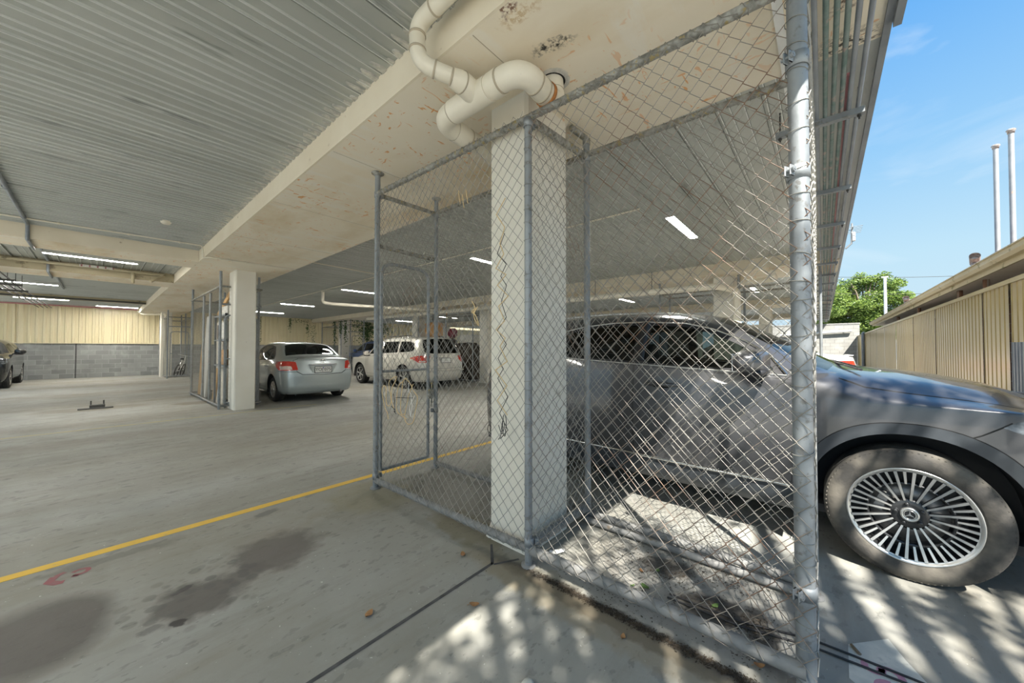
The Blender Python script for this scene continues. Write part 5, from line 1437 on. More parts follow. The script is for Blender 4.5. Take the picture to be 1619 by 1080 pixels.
def pipeline(name, pts, r, mat, label, rad=.06, cat='pipe', group=None, clips=()):
    m = MB(); m.tube(arc_path(pts, rad, 5), r, 10)
    for p, a in clips: m.lathe([(r+.001,-.014),(r+.006,-.014),(r+.006,.014),(r+.001,.014)], p, a, 12, 0, True)
    return tag(m.build(name, M[mat]), label, cat, group)
pipeline('ceiling_conduit', [(-3,8.62,3.115),(1.20,8.36,3.115),(1.218,8.345,2.895),(1.27,8.24,2.900),(2.655,8.2,2.900),(2.69,8.2,3.12),(4.62,8.36,3.12)], .0115, 'pvc', 'thin cream conduit crossing the first beam and the wide band', .04, 'conduit', None, [((x,8.62-(x+3)*.062,3.115),(1,-.06,0)) for x in (-2,-.4,.3,.9)]+[((x,8.225,2.900),(1,0,0)) for x in (1.55,2.05,2.5)])
pipeline('ceiling_conduit', [(4.66,1.8,3.12),(4.66,19.3,3.12)], .0115, 'pvc', 'long pale conduit running up the middle bay to the rear', .04, 'conduit', None, [((4.66,y,3.12),(0,1,0)) for y in (5,8.36,12,16)])
pipeline('ceiling_conduit', [(-.71,5.2,3.115),(-.70,8.86,3.115),(-.70,8.875,2.895),(-.70,9.69,2.895),(-.70,9.70,3.11),(-.70,12.25,3.11),(-.70,12.255,2.895),(-.70,13.28,2.895),(-.70,13.29,3.11),(-.70,17.6,3.11)], .021, 'conduit', 'grey conduit stepping under both cross beams at the left', .03, 'conduit', None, [((-.71,7.,3.115),(0,1,0)), ((-.70,8.4,3.115),(0,1,0))])
pipeline('ceiling_sprinkler_pipe', [(-4.3,12.16,3.07),(1.05,12.16,3.07),(.80,12.0,2.86)], .034, 'beam_dark', 'dark stained pipe along the second cross beam with a bent end', .05)
pipeline('ceiling_drain_stub', [(.52,12.15,3.05),(.52,12.15,2.80)], .032, 'beam_dark', 'short dark stub pipe hanging beside the second cross beam', .02)
m = MB(); m.box(-.28, .21, 12.095, 12.12, 3.055, 3.105, 0)
for i in range(5): m.box(-.28+.02+i*.115, -.28+.045+i*.115, 12.093, 12.096, 3.058, 3.102, 1)
tag(m.build('hanging_pipe_sign', [M['white_paint'], M['red_paint']]), 'small red and white strip sign on the pipe under the long lamp', 'sign')
m = MB(); m.lathe([(0,-.045),(.045,-.043),(.06,-.02),(.062,0)], (.63,7.235,ZD), (0,0,1), 24); tag(m.build('ceiling_smoke_detector', M['pvc']), 'round yellowed smoke detector under the deck by the first cross beam', 'detector')
# cable tray at the far left
for i, (x1, y, z) in enumerate(((-1.21,12.98-.4+.9,2.80),(-1.15,14.0,2.76),(-1.17,15.3,2.75))):
    r = thing('hanging_cable_bracket', ('highest','middle','lowest')[i]+' of three dark hung channels at the upper left edge', 'bracket', (x1-.5,y,ZD), 0, 'hung channels at the left')
    k = MB(); k.box(-.5,.5,-.02,.02,z-ZD-.04,z-ZD); k.build('channel', M['dark_steel'], r)
    for xx in (-.4,.4):
        k = MB(); k.cyl((xx,0,z-ZD-.06),(xx,0,0),.006,8); k.build('threaded_rod', M['dark_steel'], r)
for i in range(4):
    x = -1.30-.11*i
    pipeline('ceiling_cable', [(x,11.9,2.815),(x+.01,13.48,2.812),(x+.02,14.0,2.776),(x+.05,15.3,2.765),(x+.06,17.,2.80),(x+.05,24.,2.95)], .014, 'black', 'black cable slung over the hung channels at the left edge', .1, 'cable', 'cables on the hung channels')
pipeline('ceiling_service_pipe', [(-4.3,19.6,3.0),(1.2,19.6,3.0)], .03, 'dark_steel', 'dark service pipe across the far left bay', .05)
pipeline('ceiling_fire_pipe', [(-4.3,23.9,3.06),(1.2,23.9,3.06)], .03, 'pipe_red', 'dull red pipe along the top of the rear fence', .05)
pipeline('ceiling_drain_pipe', [(1.2,23.6,3.0),(1.35,23.6,2.86),(1.75,23.3,2.86),(2.0,22.3,2.82),(2.04,22.3,.05)], .055, 'pvc', 'cream drain pipe running down the column in the far bicycle cage', .08)
# pipes of the far band
pipeline('ceiling_drain_pipe', [(8.72,17.,2.74),(8.72,1.75,2.62),(8.80,1.62,2.60),(9.20,1.42,2.55),(9.22,1.41,.02)], .075, 'pvc', 'long cream drain pipe below the far beam with a drop at its column', .12, 'pipe', None, [((8.72,y,2.64+(y-2)*.007),(0,1,0)) for y in (3.2,5.6,8.,10.5)])
pipeline('ceiling_drain_pipe', [(4.75,12.2,3.12),(4.78,12.3,2.78),(5.1,12.3,2.76),(8.6,11.3,2.74)], .05, 'pvc', 'cream branch pipe crossing above the white wagon', .1)
pipeline('ceiling_drain_pipe', [(8.75,.75,2.78),(9.3,.75,2.74),(9.3,1.35,2.72),(9.5,1.38,2.90)], .06, 'pvc', 'cream bent pipe at the top of the far beam column', .1)
for y in (3.1,4.6,6.5,8.8): pipeline('hanging_rod', [(8.72,y,2.68),(8.72,y,3.12)], .008, 'dark_steel', 'thin hanger rod holding the long drain pipe below the far beam', .02, 'rod', 'hanger rods on the far drain pipe')

# ================================================================== right-hand boundary
FY = -1.50
def right_fence():
    root = thing('sheet_fence', 'tan ribbed sheet fence along the right beyond the grey car', 'fence', (6.2, FY, 0)); root['kind'] = 'structure'
    J = [3.8,6.20,7.03,9.49,11.5,13.92,16.33,18.6,20.87,23.49,26.07,27.9]
    for a, b in zip(J[:-1], J[1:]):
        c = corrugated(a-6.2+.03, b-6.2-.03, .03, 1.955, lambda u, d: (u, .03-d), .137, .012, .70); c.build('fence_panel', M['fence_right'], root)
    for i, x in enumerate(J):
        if x == 6.2: continue
        lean = -.10 if abs(x-9.49) < .01 else .0
        q = MB(); q.prism([(x-6.2-.03-lean,-.02,0),(x-6.2+.03-lean,-.02,0),(x-6.2+.03,-.02,1.97),(x-6.2-.03,-.02,1.97)], (0,.045,0)); q.build('fence_post', M['gap'], root)
    q = MB(); q.box(-2.4,21.7,-.03,.05,1.95,1.995); q.build('fence_rail', M['fence_frame'], root)
right_fence()
m = corrugated(5.0, 5.86, 0, 1.34, lambda u, d: (u, FY+.09+d), .075, .018, .5); tag(m.build('metal_sheet', M['conduit']), 'grey ribbed metal sheet standing against the tan fence', 'sheet')
m = MB(); m.tube([(23.4,FY+.09,0),(23.4,FY+.09,1.98),(23.4,FY+.03,2.03)], .06, 10); tag(m.build('downpipe', M['conduit']), 'blue-grey downpipe on the far part of the tan fence', 'pipe')
def house():
    root = thing('house', 'low house with mossy cream gutter over the tan fence', 'house', (6, -2.4, 0))
    M['gutter'] = mottled('mossy_cream_gutter', (.56,.46,.27), (.64,.55,.36), 2., .6, c3=(.27,.23,.08), s3=7., t3=.60, stretch=(.6,1,1))
    M['eave_lining_board'] = mottled('pinkish_eave_board', (.84,.74,.60), (.88,.80,.68), 1.5, .7)
    M['brick'] = block_material('brown_brickwork', (.26,.14,.09), (.32,.18,.11), (.4,.36,.30), .3)
    M['roof_tiles'] = mottled('roof_tiles', (.20,.12,.09), (.28,.17,.12), 6., .8)
    x0, x1 = -1.5, 17.6
    w_ = MB(); w_.box(x0, x1, -5., -.55, 0, 2.33); w_.build('wall', M['brick'], root)
    s_ = MB(); s_.box(x0-.3, x1+.3, -.6, .64, 2.335, 2.35); s_.build('eave_soffit', M['eave_lining_board'], root)
    f = MB(); f.box(x0-.3, x1+.3, .62, .645, 2.315, 2.40); f.build('fascia_board', M['gutter'], root)
    g_ = MB(); g_.prism([(x0-.3,.645,2.385),(x0-.3,.70,2.385),(x0-.3,.735,2.42),(x0-.3,.735,2.485),(x0-.3,.75,2.49),(x0-.3,.75,2.475),(x0-.3,.725,2.475),(x0-.3,.645,2.47)], (x1-x0+.6,0,0)); g_.build('gutter', M['gutter'], root)
    r = MB(); r.prism([(x0-.3,.66,2.46),(x0-.3,-2.6,3.25),(x0-.3,-2.6,3.2),(x0-.3,.66,2.40)], (x1-x0+.6,0,0)); r.prism([(x0-.3,-2.6,3.25),(x0-.3,-5.6,2.46),(x0-.3,-5.6,2.40),(x0-.3,-2.6,3.2)], (x1-x0+.6,0,0)); r.build('roof', M['roof_tiles'], root)
    for x in (8.9,7.15,6.75,10.3,14.,17.4):
        d = MB(); d.cyl((x-6,.50,2.0),(x-6,.50,2.34),.035,10); d.build('downpipe', M['brick'], root)
house()
def vent(x, y, z, lb):
    r = thing('vent_pipe', lb, 'pipe', (x, y, 2.4), 0, 'tall vent pipes above the gutter')
    m = MB(); m.cyl((0,0,-.05),(-.03,0,z-2.4-.05),.034,16); m.build('pipe', M['vent'], r)
    k = MB(); k.lathe([(.034,-.05),(.042,-.05),(.042,-.02),(.058,0),(.045,.02),(0,.03)], (-.03,0,z-2.4), (0,0,1), 14); k.build('cowl', M['vent_cap'], r)
M['vent'] = mottled('pale_grey_vent_pipe', (.30,.32,.335), (.38,.395,.41), 6., .5, c3=(.55,.38,.28), s3=9., t3=.66)
M['vent_cap'] = mottled('weathered_cap', (.22,.17,.14), (.45,.43,.42), 25., .7)
vent(11.05,-2.5,5.09,'shorter of the two tall pale vent pipes above the gutter'); vent(10.32,-2.5,5.05,'taller-looking vent pipe nearest the right edge of the photo')
def cowl(x, y, z, s, lb):
    r = thing('roof_cowl', lb, 'cowl', (x, y, 2.5), 0, 'bent cowls on the roof')
    m = MB(); m.cyl((0,0,-.05),(0,0,z-2.5-.12*s),.085*s,14); m.build('stem', M['vent_cap'], r)
    k = MB(); k.tube([(.16*s,-.02,z-2.5-.11*s),(0,0,z-2.5),(-.17*s,.02,z-2.5+.09*s)], [.11*s,.115*s,.12*s], 18, caps=False); k.lathe([(.0,0),(.10*s,0)], (.02,0,z-2.5), (-.9,.1,.45), 18, 1); k.build('head', [M['vent_cap'], M['white']], r)
cowl(11.4,-2.3,3.05,.62,'bent brown roof cowl just above the mossy gutter'); cowl(19.2,-2.3,3.05,.7,'small far roof cowl near the green tree')
# block wall at the end, with its white pipe
m = MB(); m.box(27.9,28.1,-1.55,2.6,0,2.70); structure(m.build('wall_end', M['block_out']))
m = MB(); m.box(27.88,28.14,-1.58,2.6,2.66,2.72); structure(m.build('wall_coping', M['block_out']))
m = MB(); m.cyl((27.78,-1.22,2.26),(27.78,2.0,2.08),.06,14)
for y in (-.9,.4): m.box(27.78,27.9,y-.02,y+.02,2.15,2.22)
tag(m.build('wall_pipe', M['white']), 'white pipe fixed along the pale block wall', 'pipe')
# mast and lines
m = MB(); m.cyl((32,-2.95,0),(32,-2.95,5.75),.085,14,r2=.07); m.cyl((32,-3.1,5.72),(32,-2.8,5.72),.04,8); tag(m.build('pole', M['white']), 'slim white pole in front of the green tree', 'pole')
for z0, z1, lb in ((6.25,5.4,'upper power line above the green tree'), (5.08,4.5,'lower power line crossing the green tree')):
    P = [(33,-.2-8*t,z0+(z1-z0)*t-.5*t*(1-t)) for t in [i/12 for i in range(13)]]
    m = MB(); m.tube(P, .013, 6); tag(m.build('power_line', M['dark_steel']), lb, 'power line', 'power lines')
def antenna():
    r = thing('roof_antenna', 'small television antenna on the edge of the car park roof', 'antenna', (7.6, -.30, 2.95))
    m = MB(); m.tube([(0,.02,-.12),(0,-.05,-.05),(0,-.06,.26)], .012, 8); m.build('mast', M['galv'], r)
    m = MB(); m.cyl((-.2,-.06,.16),(.25,-.06,.16),.008,8)
    for x in (-.18,-.08,.02,.12,.22): m.cyl((x,-.17,.16),(x,.05,.16),.004,6)
    m.build('boom', M['galv'], r)
    m = MB(); m.cbox((0,-.075,.05), (.05,.04,.14), 0, None, .01); m.build('amplifier_box', M['white'], r)
antenna()
# ---- trees
def leaf_mat(name, c1, c2):
    m, nt, b = new_mat(name)
    oi = noise(nt, pos(nt), 3., 3); L(nt, mix(nt, ramp(nt, oi, .3, .7), c1, c2), b.inputs['Base Color']); b.inputs['Roughness'].default_value = .5
    t = N(nt, 'ShaderNodeBsdfTranslucent'); t.inputs['Color'].default_value = (c2[0]*1.2, c2[1]*1.2, c2[2], 1)
    mx = N(nt, 'ShaderNodeMixShader'); mx.inputs[0].default_value = .3; L(nt, b.outputs[0], mx.inputs[1]); L(nt, t.outputs[0], mx.inputs[2])
    L(nt, mx.outputs[0], nt.nodes['Material Output'].inputs['Surface']); return m
M['leaf'] = leaf_mat('light_green_leaves', (.13,.21,.045), (.30,.40,.10)); M['leaf_dark'] = leaf_mat('dark_green_leaves', (.03,.07,.02), (.08,.14,.04))
M['bark'] = mottled('bark', (.16,.12,.08), (.25,.20,.15), 8., .9)
def leaves(m, blobs, n, size, rnd, mi=0):
    tot = sum(b[3]*b[4]*b[5] for b in blobs)
    for (cx, cy, cz, rx, ry, rz) in blobs:
        for _ in range(max(1, int(n*rx*ry*rz/tot))):
            d = Vector((rnd.gauss(0,1), rnd.gauss(0,1), rnd.gauss(0,1))).normalized()*(rnd.random()**.4)
            p = Vector((cx+d.x*rx, cy+d.y*ry, cz+d.z*rz))
            a = Vector((rnd.uniform(-1,1), rnd.uniform(-1,1), rnd.uniform(-.6,.6))).normalized(); bq = a.orthogonal().normalized()
            bq = Matrix.Rotation(rnd.uniform(0,6.28), 3, a) @ bq
            s_ = size*rnd.uniform(.7,1.3)
            m.add([p-a*s_, p+bq*s_*.42, p+a*s_, p-bq*s_*.42], [(0,1,2,3)], mi)
def tree(name, label, base, blobs, n, size, mats, seed, trunk_top, r0=.22, cat='tree'):
    rnd = random.Random(seed); root = thing(name, label, cat, base)
    t = MB(); t.tube([(0,0,0),(.05,.05,trunk_top*.5),(0,.1,trunk_top)], [r0,r0*.8,r0*.55], 12)
    for b in blobs[::2]:
        c = Vector(b[:3])-Vector(base); t.tube([(0,.08,trunk_top*.8), tuple(Vector((0,0,trunk_top))*.4+c*.6), tuple(c)], [r0*.4,r0*.22,.02], 8)
    t.build('trunk', M['bark'], root)
    for mt, k in mats:
        m = MB(); leaves(m, [(b[0]-base[0], b[1]-base[1], b[2]-base[2], b[3], b[4], b[5]) for b in blobs], int(n*k), size, rnd)
        o = m.build('foliage', M[mt], root); o['kind'] = 'stuff'
rnd = random.Random(9)
fb = []
for cx, cy, cz, R_ in ((36,-1.0,4.4,1.3),(36,-.7,3.6,1.5),(36.3,-2.6,5.4,1.2),(35.8,-3.2,4.2,1.3),(36,-2.4,3.2,1.6),(36.5,-1.6,5.2,.9),(36,-3.7,5.3,.8),(35.7,-.6,2.9,1.0),(36.2,-2.7,6.1,.7),(36,-1.5,6.0,.45),(36,-4.0,3.4,1.0)):
    for _ in range(7): fb.append((cx+rnd.gauss(0,.45)*R_, cy+rnd.gauss(0,.45)*R_, cz+rnd.gauss(0,.42)*R_, R_*rnd.uniform(.42,.7), R_*rnd.uniform(.42,.7), R_*rnd.uniform(.3,.55)))
tree('tree', 'leafy green tree behind the pale block wall', (36,-2.3,0), fb, 42000, .085, (('leaf',.75),('leaf_dark',.25)), 4, 4.2)
sb = []; rnd = random.Random(17)
for _ in range(140):
    if _ < 95: cx_, cy_, rx_, ry_ = -1.60, -2.15, 1.65, .98
    else: cx_, cy_, rx_, ry_ = .75, -3.3, 1.7, 1.05
    a = rnd.uniform(0, 6.28); q = math.sqrt(rnd.random()); sb.append((cx_+rx_*q*math.cos(a), cy_+ry_*q*math.sin(a), 5.2+rnd.gauss(0,.4), rnd.uniform(.12,.38), rnd.uniform(.12,.38), rnd.uniform(.10,.22)))
tree('tree', 'leafy tree over the fence behind the camera that shades the cage', (-2.6,-3.0,0), sb, 8600, .046, (('leaf',.6),('leaf_dark',.4)), 6, 4.3)
# ivy on the rear fence and the distant cage
def ivy(name, label, spots, n, size, seed, top=3.08):
    rnd = random.Random(seed); m = MB()
    for _ in range(n):
        x, y, z, sx, sz = spots[rnd.randrange(len(spots))]
        p = Vector((x+rnd.gauss(0,sx), y-rnd.random()*.05, min(z+rnd.gauss(0,sz), top)))
        a = Vector((rnd.uniform(-1,1), rnd.uniform(-.5,.5), rnd.uniform(-1,1))).normalized(); b_ = a.cross(Vector((0,1,.3))).normalized(); s_ = size*rnd.uniform(.6,1.2)
        m.add([p-a*s_, p+b_*s_*.7, p+a*s_, p-b_*s_*.7], [(0,1,2,3)])
    o = m.build(name, M['leaf_dark']); tag(o, label, 'ivy', None, 'stuff')
ivy('ivy', 'dark ivy trailing down the cream rear fence above the silver sedan', [(5.6,24.33,2.9,.05,.10),(6.1,24.33,2.6,.025,.5),(7.6,24.33,2.8,.04,.25),(8.2,24.33,2.95,.3,.06),(8.6,24.33,2.5,.06,.25),(8.9,24.33,2.2,.08,.4)], 420, .03, 3)
ivy('ivy', 'ivy on the distant cage behind the silver sedan', [(9.25,20.6,2.4,.05,.4),(9.25,21.2,2.6,.05,.3),(9.25,22.,2.2,.06,.5),(9.6,20.0,2.5,.25,.3)], 700, .035, 5, 2.85)
ivy('ivy', 'ivy curtain on the rear fence beyond the blue car', [(12.4,24.33,2.4,.25,.4),(13.4,24.33,2.7,.4,.25)], 700, .06, 8)

# ================================================================== things kept in the cages
M['card'] = mottled('brown_cardboard', (.36,.22,.11), (.44,.28,.15), 4., .85)
M['timber'] = mottled('orange_timber', (.52,.31,.12), (.60,.38,.17), 3., .7, stretch=(6,6,.5))
M['board_white'] = mottled('off_white_board', (.58,.57,.52), (.66,.65,.60), 2.5, .6)
M['mattress'] = mottled('quilted_cloth', (.50,.46,.38), (.58,.54,.46), 4., .9)
M['orange'] = mottled('orange_plastic', (.60,.30,.09), (.68,.36,.12), 4., .5)
M['maroon'] = plain('maroon_cloth', (.22,.03,.05), .9)
M['tarp'] = mottled('dark_brown_cover', (.045,.036,.028), (.075,.06,.045), 3., .9)
def boxy(name, c, d, mat, label, cat, rot=None, bev=.01, group=None, flaps=False):
    m = MB(); m.cbox((0,0,0), d, 0, None, bev)
    if flaps:
        m.box(-d[0]/2+.004, d[0]/2-.004, -.03, .03, d[2]/2, d[2]/2+.002, 0)
    o = m.build(name, M[mat]); o.location = c
    if rot: o.rotation_euler = rot
    return tag(o, label, cat, group)
boxy('board', (1.90,12.85,.74), (.05,.55,1.44), 'timber', 'orange timber board standing at the far end of the second cage', 'board', (0,math.radians(3),0))
boxy('door_panel', (1.88,12.15,1.08), (.05,.62,2.10), 'board_white', 'tall off-white panel leaning in the second cage', 'panel', (0,math.radians(3),0))
boxy('mattress', (2.06,11.35,.99), (.16,.85,1.95), 'mattress', 'upright beige mattress behind the middle posts of the second cage', 'mattress', None, .05)
m = MB(); m.cbox((0,0,0), (.04,1.9,.12), 0, None, .005); o = m.build('plank', M['timber']); o.location = (2.0,10.7,2.43); o.rotation_euler = (math.radians(-19),0,0); tag(o, 'orange plank slanting across the top of the second cage', 'plank')
m = MB()
for z in (.88,1.45,2.0): m.box(1.80,2.35,9.75,10.85,z,z+.03)
for x in (1.82,2.33):
    for y in (9.77,10.83): m.box(x-.02,x+.02,y-.02,y+.02,0,2.05)
tag(m.build('shelf_rack', M['galv']), 'metal shelf rack filling the near end of the second cage', 'rack')
boxy('cardboard_box', (2.05,10.05,1.085), (.42,.5,.34), 'card', 'brown cardboard box on the lowest shelf of the second cage', 'box', None, .01, None, True)
boxy('storage_box', (2.05,10.1,1.68), (.42,.6,.38), 'board_white', 'white box on the middle shelf of the second cage', 'box')
boxy('storage_box', (2.07,10.2,2.13), (.45,.8,.19), 'board_white', 'flat white box on the top shelf of the second cage', 'box')
boxy('crate', (2.05,10.62,1.66), (.40,.36,.34), 'tarp', 'dark crate beside the white box on the middle shelf', 'crate')
boxy('board', (1.88,10.35,.43), (.04,.5,.82), 'mattress', 'pale board leaning under the shelves of the second cage', 'board', (0,math.radians(6),math.radians(4)))
boxy('cardboard_sheet', (2.0,9.95,.35), (.03,.45,.66), 'card', 'bent cardboard sheet at the foot of the second cage', 'cardboard', (math.radians(8),math.radians(8),0))
boxy('board', (1.93,11.55-.2,.40), (.04,.3,.78), 'timber', 'short timber offcut standing in front of the beige mattress', 'board', (0,math.radians(4),0))
# far cage next to the white wagon
boxy('storage_tub', (9.66,12.9,2.1), (.5,.75,.62), 'orange', 'orange tub on top of the pile above the white wagon', 'tub', None, .06)
boxy('cover_pile', (9.66,10.7,.75), (.62,1.1,1.5), 'tarp', 'dark covered pile filling the cage right of the white wagon', 'pile', None, .12)
boxy('cover_pile', (9.66,12.4,.85), (.62,1.6,1.70), 'tarp', 'dark covered stack under the orange tub', 'pile', None, .10)
boxy('bag', (9.5,11.45,1.90), (.30,.45,.40), 'maroon', 'maroon bag on the dark pile above the white wagon', 'bag', None, .1)
boxy('cardboard_box', (9.6,10.5,1.66), (.45,.7,.30), 'board_white', 'pale box on the dark pile at the right of the wagon', 'box', (0,0,.1), .01)
m = MB(); m.cyl((0,0,0),(0.1,.05,1.1),.02,8); m.lathe([(.01,1.05),(.12,1.2),(.02,1.22)], (0,0,0), (.09,.045,1), 12); o = m.build('broom', M['orange']); o.location = (9.5,11.9,1.7); tag(o, 'thin orange-handled broom standing above the wagon roof', 'broom')
# far cage by the eave
boxy('cardboard_box', (9.66,.55,.22), (.5,.6,.44), 'card', 'cardboard box on the floor of the cage by the far column', 'box', None, .01)
boxy('cardboard_box', (9.66,.55,.66), (.46,.55,.42), 'card', 'upper cardboard box in the cage by the far column', 'box', (0,0,.12), .01)
boxy('cabinet', (9.70,1.1-.0,.9), (.5,.34,1.8), 'mattress', 'beige cupboard in the cage by the far column', 'cupboard', None, .01)
boxy('board', (9.55,2.6,1.0), (.06,.8,2.0), 'board_white', 'pale board standing in the cage left of the far column', 'board', (0,math.radians(2),0))
boxy('storage_box', (9.66,.5,1.1), (.44,.5,.42), 'board_white', 'white box on top of the cardboard boxes by the far column', 'box', (0,0,-.1), .02)
# ---- bicycle in the far cage
def bicycle():
    r = thing('bicycle', 'small silver and black bicycle leaning in the far wire cage', 'bicycle', (2.40,21.95,0), math.radians(70))
    T = Matrix.Rotation(math.radians(12), 3, 'X')
    def q(x, y, z): v = T @ Vector((x, y, z)); return (v.x, v.y, v.z+.01)
    for x in (-.42,.42):
        w_ = MB(); w_.tube([q(x+.27*math.cos(a), 0, .29+.27*math.sin(a)) for a in [2*PI*i/28 for i in range(28)]], .022, 8, closed=True); 
        for i in range(10):
            a = 2*PI*i/10; w_.tube([q(x,0,.29), q(x+.25*math.cos(a),0,.29+.25*math.sin(a))], .0025, 4)
        w_.build('wheel', M['tyre_clean'], r)
    f = MB()
    for a, b in (((-.42,0,.29),(-.08,0,.28)), ((-.42,0,.29),(-.14,0,.66)), ((-.08,0,.28),(-.16,0,.78)), ((-.08,0,.28),(.28,0,.68)), ((-.14,0,.66),(.27,0,.74)), ((.26,0,.82),(.42,0,.29))): f.tube([q(*a), q(*b)], .019, 8)
    f.build('frame', M['alloy'], r)
    s_ = MB(); blob(s_, q(-.17,0,.82), (.13,.06,.035), .7, .8, 14, 8); s_.build('saddle', M['black'], r)
    h = MB(); h.tube([q(.26,0,.80), q(.27,0,.95)], .015, 8); h.tube([q(.20,-.28,.98), q(.28,-.10,.95), q(.28,.10,.95), q(.20,.28,.98)], .013, 8); h.build('handlebar', M['alloy'], r)
    c = MB(); c.lathe([(0,-.01),(.085,-.01),(.085,.01),(0,.01)], q(-.08,.03,.28), (0,1,.2), 18); c.tube([q(-.08,.05,.28), q(.02,.06,.15), q(.02,.14,.15)], .012, 6); c.tube([q(-.08,-.05,.28), q(-.18,-.06,.41), q(-.18,-.14,.41)], .012, 6); c.build('crank', M['dark_steel'], r)
bicycle()

# ================================================================== small things on the floor
def drain_fitting():
    r = thing('floor_bracket', 'dark rusty floor bracket with two upright pins', 'bracket', (0,11.72,0))
    m = MB(); m.cbox((0,0,.012), (.50,.16,.024), 0, None, .006); m.cbox((.02,0,.055), (.22,.12,.07), 0, None, .01); m.build('plate', M['dark_steel'], r)
    for x in (-.07,.11):
        k = MB(); k.cyl((x,0,.02),(x,0,.17),.012,8); k.build('pin', M['dark_steel'], r)
drain_fitting()
M['leaf_dry'] = mottled('dry_leaf', (.30,.15,.06), (.40,.22,.09), 40., .8); M['leaf_green'] = mottled('fallen_green_leaf', (.06,.12,.03), (.12,.20,.05), 40., .7); M['litter'] = mottled('leaf_litter', (.025,.020,.015), (.075,.055,.035), 30., .95)
def leaf(x, y, a, s_, mat, label, z=.004):
    m = MB(); n = 7; L_ = []; 
    for i in range(n+1):
        t = i/n; w_ = s_*.30*math.sin(PI*t)**.8; c = .22*s_*math.sin(PI*t)*.5
        L_.append(((t-.5)*s_, w_, c*.2+.006+abs(t-.5)*.01)); L_.append(((t-.5)*s_, -w_, c*.35+.004+abs(t-.5)*.02))
    m.add(L_, [(2*i, 2*i+1, 2*i+3, 2*i+2) for i in range(n)], 0, True); m.add([(p[0], p[1], p[2]+.0012) for p in L_], [(2*i, 2*i+2, 2*i+3, 2*i+1) for i in range(n)], 0, True)
    m.tube([(s_*.5,0,.006),(s_*.72,.004,.004)], .0012, 5)
    o = m.build('fallen_leaf', M[mat]); o.location = (x, y, z-.004); o.rotation_euler = (0,0,a); tag(o, label, 'leaf', 'fallen leaves')
leaf(.872,1.664,.6,.055,'leaf_dry','curled brown leaf on open floor left of the dark joint')
leaf(1.247,1.328,2.2,.05,'leaf_dry','orange-brown leaf just right of the dark joint')
leaf(1.537,.684,.3,.035,'leaf_dry','small dark leaf in front of the bottom rail')
leaf(1.935,.735,1.2,.05,'leaf_green','dark green leaf in the middle of the right wire bay')
leaf(1.90,.79,2.4,.022,'leaf_green','tiny yellow-green leaf beside the dark green one')
leaf(2.12,.735,.2,.04,'leaf_green','green leaf near the rear rail of the right wire bay')
leaf(1.76,.21,2.0,.04,'leaf_dry','reddish leaf near the foot of the corner post')
leaf(2.06,.80,1.0,.035,'leaf_dry','dark red leaf near the rear rail of the right wire bay')
leaf(2.02,.42,2.6,.04,'leaf_green','half-buried green leaf in the litter of the right wire bay')
leaf(1.50,1.70,1.1,.05,'leaf_dry','reddish twig-like leaf at the joint by the column foot')
# scrap of paper
m = MB(); rr = random.Random(4); n = 8; V = []
for i in range(n):
    for j in range(4): V.append((-.05+.1*i/(n-1)+rr.uniform(-.006,.006), -.022+.044*j/3+rr.uniform(-.006,.006), .006+.012*abs(math.sin(i*1.7+j))))
m.add(V, [(i*4+j, (i+1)*4+j, (i+1)*4+j+1, i*4+j+1) for i in range(n-1) for j in range(3)], 0, False)
o = m.build('paper_scrap', M['white']); o.location = (1.90,1.27,0); o.rotation_euler = (0,0,-.5); tag(o, 'torn white paper scrap inside the cage by the column', 'paper')
m = MB(); blob(m, (0,0,.012), (.03,.022,.013), .9, .9, 10, 6); o = m.build('crumpled_wrapper', M['white_paint']); o.location = (1.08,.86,0); tag(o, 'small crumpled pale wrapper at the bottom edge of the floor', 'wrapper')
m = MB(); blob(m, (0,0,.014), (.03,.02,.014), .9, .9, 10, 6); o = m.build('crumpled_wrapper', M['litter']); o.location = (1.60,.22,0); tag(o, 'small crumpled dark wrapper beside the bottom rail', 'wrapper')
# litter along the bottom rail and in the bay: nobody could count it
def litter(name, label, spots, n, seed):
    rnd = random.Random(seed); m = MB()
    for _ in range(n):
        x, y, sx, sy = spots[rnd.randrange(len(spots))]; p = Vector((x+rnd.gauss(0,sx), y+rnd.gauss(0,sy), .002+rnd.random()*.008))
        a = rnd.uniform(0,6.28); s_ = rnd.uniform(.0015,.0055); d = Vector((math.cos(a), math.sin(a), rnd.uniform(-.3,.3)))*s_; e = Vector((-math.sin(a), math.cos(a), rnd.uniform(-.3,.3)))*s_*rnd.uniform(.2,.6)
        m.add([p-d-e, p+d-e, p+d+e, p-d+e], [(0,1,2,3)])
    tag(m.build(name, M['litter']), label, 'leaf litter', None, 'stuff')
litter('leaf_litter', 'dark leaf litter swept along the outside of the bottom rail', [(1.645,y,.014,.08) for y in (.1,.25,.4,.55,.7,.85,1.0,1.15)], 3000, 3)
litter('leaf_litter', 'dark leaf litter heaped in the right wire bay', [(2.0,.40,.06,.10),(2.15,.66,.06,.08),(1.93,.25,.10,.04),(2.28,.45,.05,.12),(2.2,.9,.1,.12),(1.8,.8,.06,.2)], 2200, 5)
litter('leaf_litter', 'pale grit in the left wire bay', [(2.1,2.6,.2,.35),(2.0,2.0,.2,.3)], 500, 7)
for dx, lb in ((0,'black cable on the floor by the corner post, left of the pair'), (.035,'black cable on the floor by the corner post, right of the pair')):
    m = MB(); m.tube([(1.93+dx,.62,.006),(1.95+dx,.30,.006),(2.02+dx*1.4,.05,.006),(2.035+dx*1.2,-.25,.006),(2.02+dx*1.2,-.7,.006)], .0045, 8); tag(m.build('cable', M['black']), lb, 'cable')
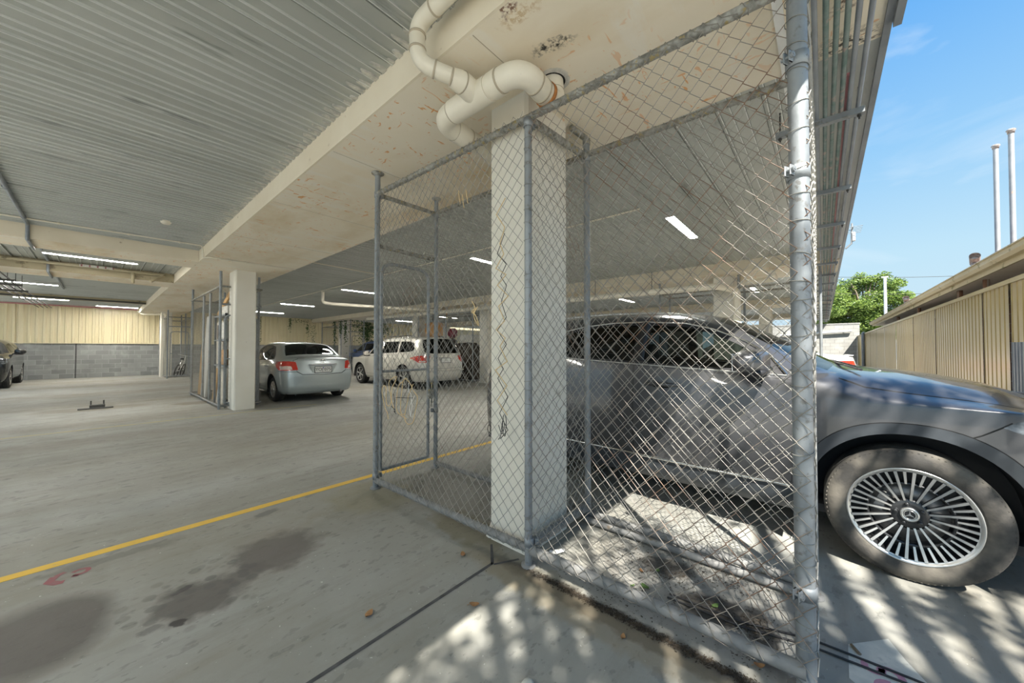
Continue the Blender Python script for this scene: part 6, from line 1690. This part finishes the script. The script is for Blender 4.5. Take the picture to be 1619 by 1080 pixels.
m = MB(); m.tube([(2.10,-.10,.006),(2.14,-.075,.008)], .006, 6); tag(m.build('twig', M['bark']), 'short brown twig on the painted patch', 'twig')
# ================================================================== camera, sky, sun
F_, YA, PIT, CAMZ = 568.0, math.radians(49.1), math.atan(11/568.), 1.28
cam = bpy.data.cameras.new('camera'); co = bpy.data.objects.new('camera', cam); COL.objects.link(co)
cam.sensor_width = 36.0; cam.lens = 36.0*F_/1619.0; cam.clip_start = .02; cam.clip_end = 500
co.location = (0, 0, CAMZ); co.rotation_euler = (PI/2+PIT, 0, -YA)
SC.camera = co
w = bpy.data.worlds.new('sky'); SC.world = w; w.use_nodes = True
nt = w.node_tree; nt.nodes.clear()
out = N(nt, 'ShaderNodeOutputWorld'); bg = N(nt, 'ShaderNodeBackground')
tc = N(nt, 'ShaderNodeTexCoord'); sp = N(nt, 'ShaderNodeSeparateXYZ'); L(nt, tc.outputs['Generated'], sp.inputs[0])
r = N(nt, 'ShaderNodeValToRGB'); e = r.color_ramp.elements
e[0].position = 0.0; e[0].color = (.60,.75,.84,1); e[1].position = .85; e[1].color = (.16,.36,.74,1)
for p, c in ((.18, (.50,.73,.88,1)), (.36, (.30,.58,.88,1)), (.55, (.15,.43,.86,1))):
    q = e.new(p); q.color = c
L(nt, sp.outputs[2], r.inputs['Fac'])
mp = N(nt, 'ShaderNodeMapping'); mp.inputs['Scale'].default_value = (1.6,1.6,5.5); L(nt, tc.outputs['Generated'], mp.inputs['Vector'])
cl = ramp(nt, noise(nt, mp.outputs['Vector'], 1.9, 7, .55, .6), .53, .80)
cc = mix(nt, math_(nt, 'MULTIPLY', cl, .55), r.outputs['Color'], (.80,.90,.98))
L(nt, cc, bg.inputs['Color']); bg.inputs['Strength'].default_value = .80
L(nt, bg.outputs[0], out.inputs['Surface'])
sd = Vector((.55, .56, -1.0)).normalized()
sl = bpy.data.lights.new('sun', 'SUN'); so = bpy.data.objects.new('sun', sl); COL.objects.link(so)
sl.energy = 11.5; sl.color = (1.0,.95,.86); sl.angle = math.radians(.55)
so.rotation_euler = sd.to_track_quat('-Z', 'Y').to_euler(); so.location = (-6, -6, 12)
vs_ = SC.view_settings; SC.display_settings.display_device = 'sRGB'
vs_.view_transform = 'Standard'; vs_.look = 'None'; vs_.exposure = 0.45; vs_.gamma = 1.0; vs_.use_curve_mapping = False
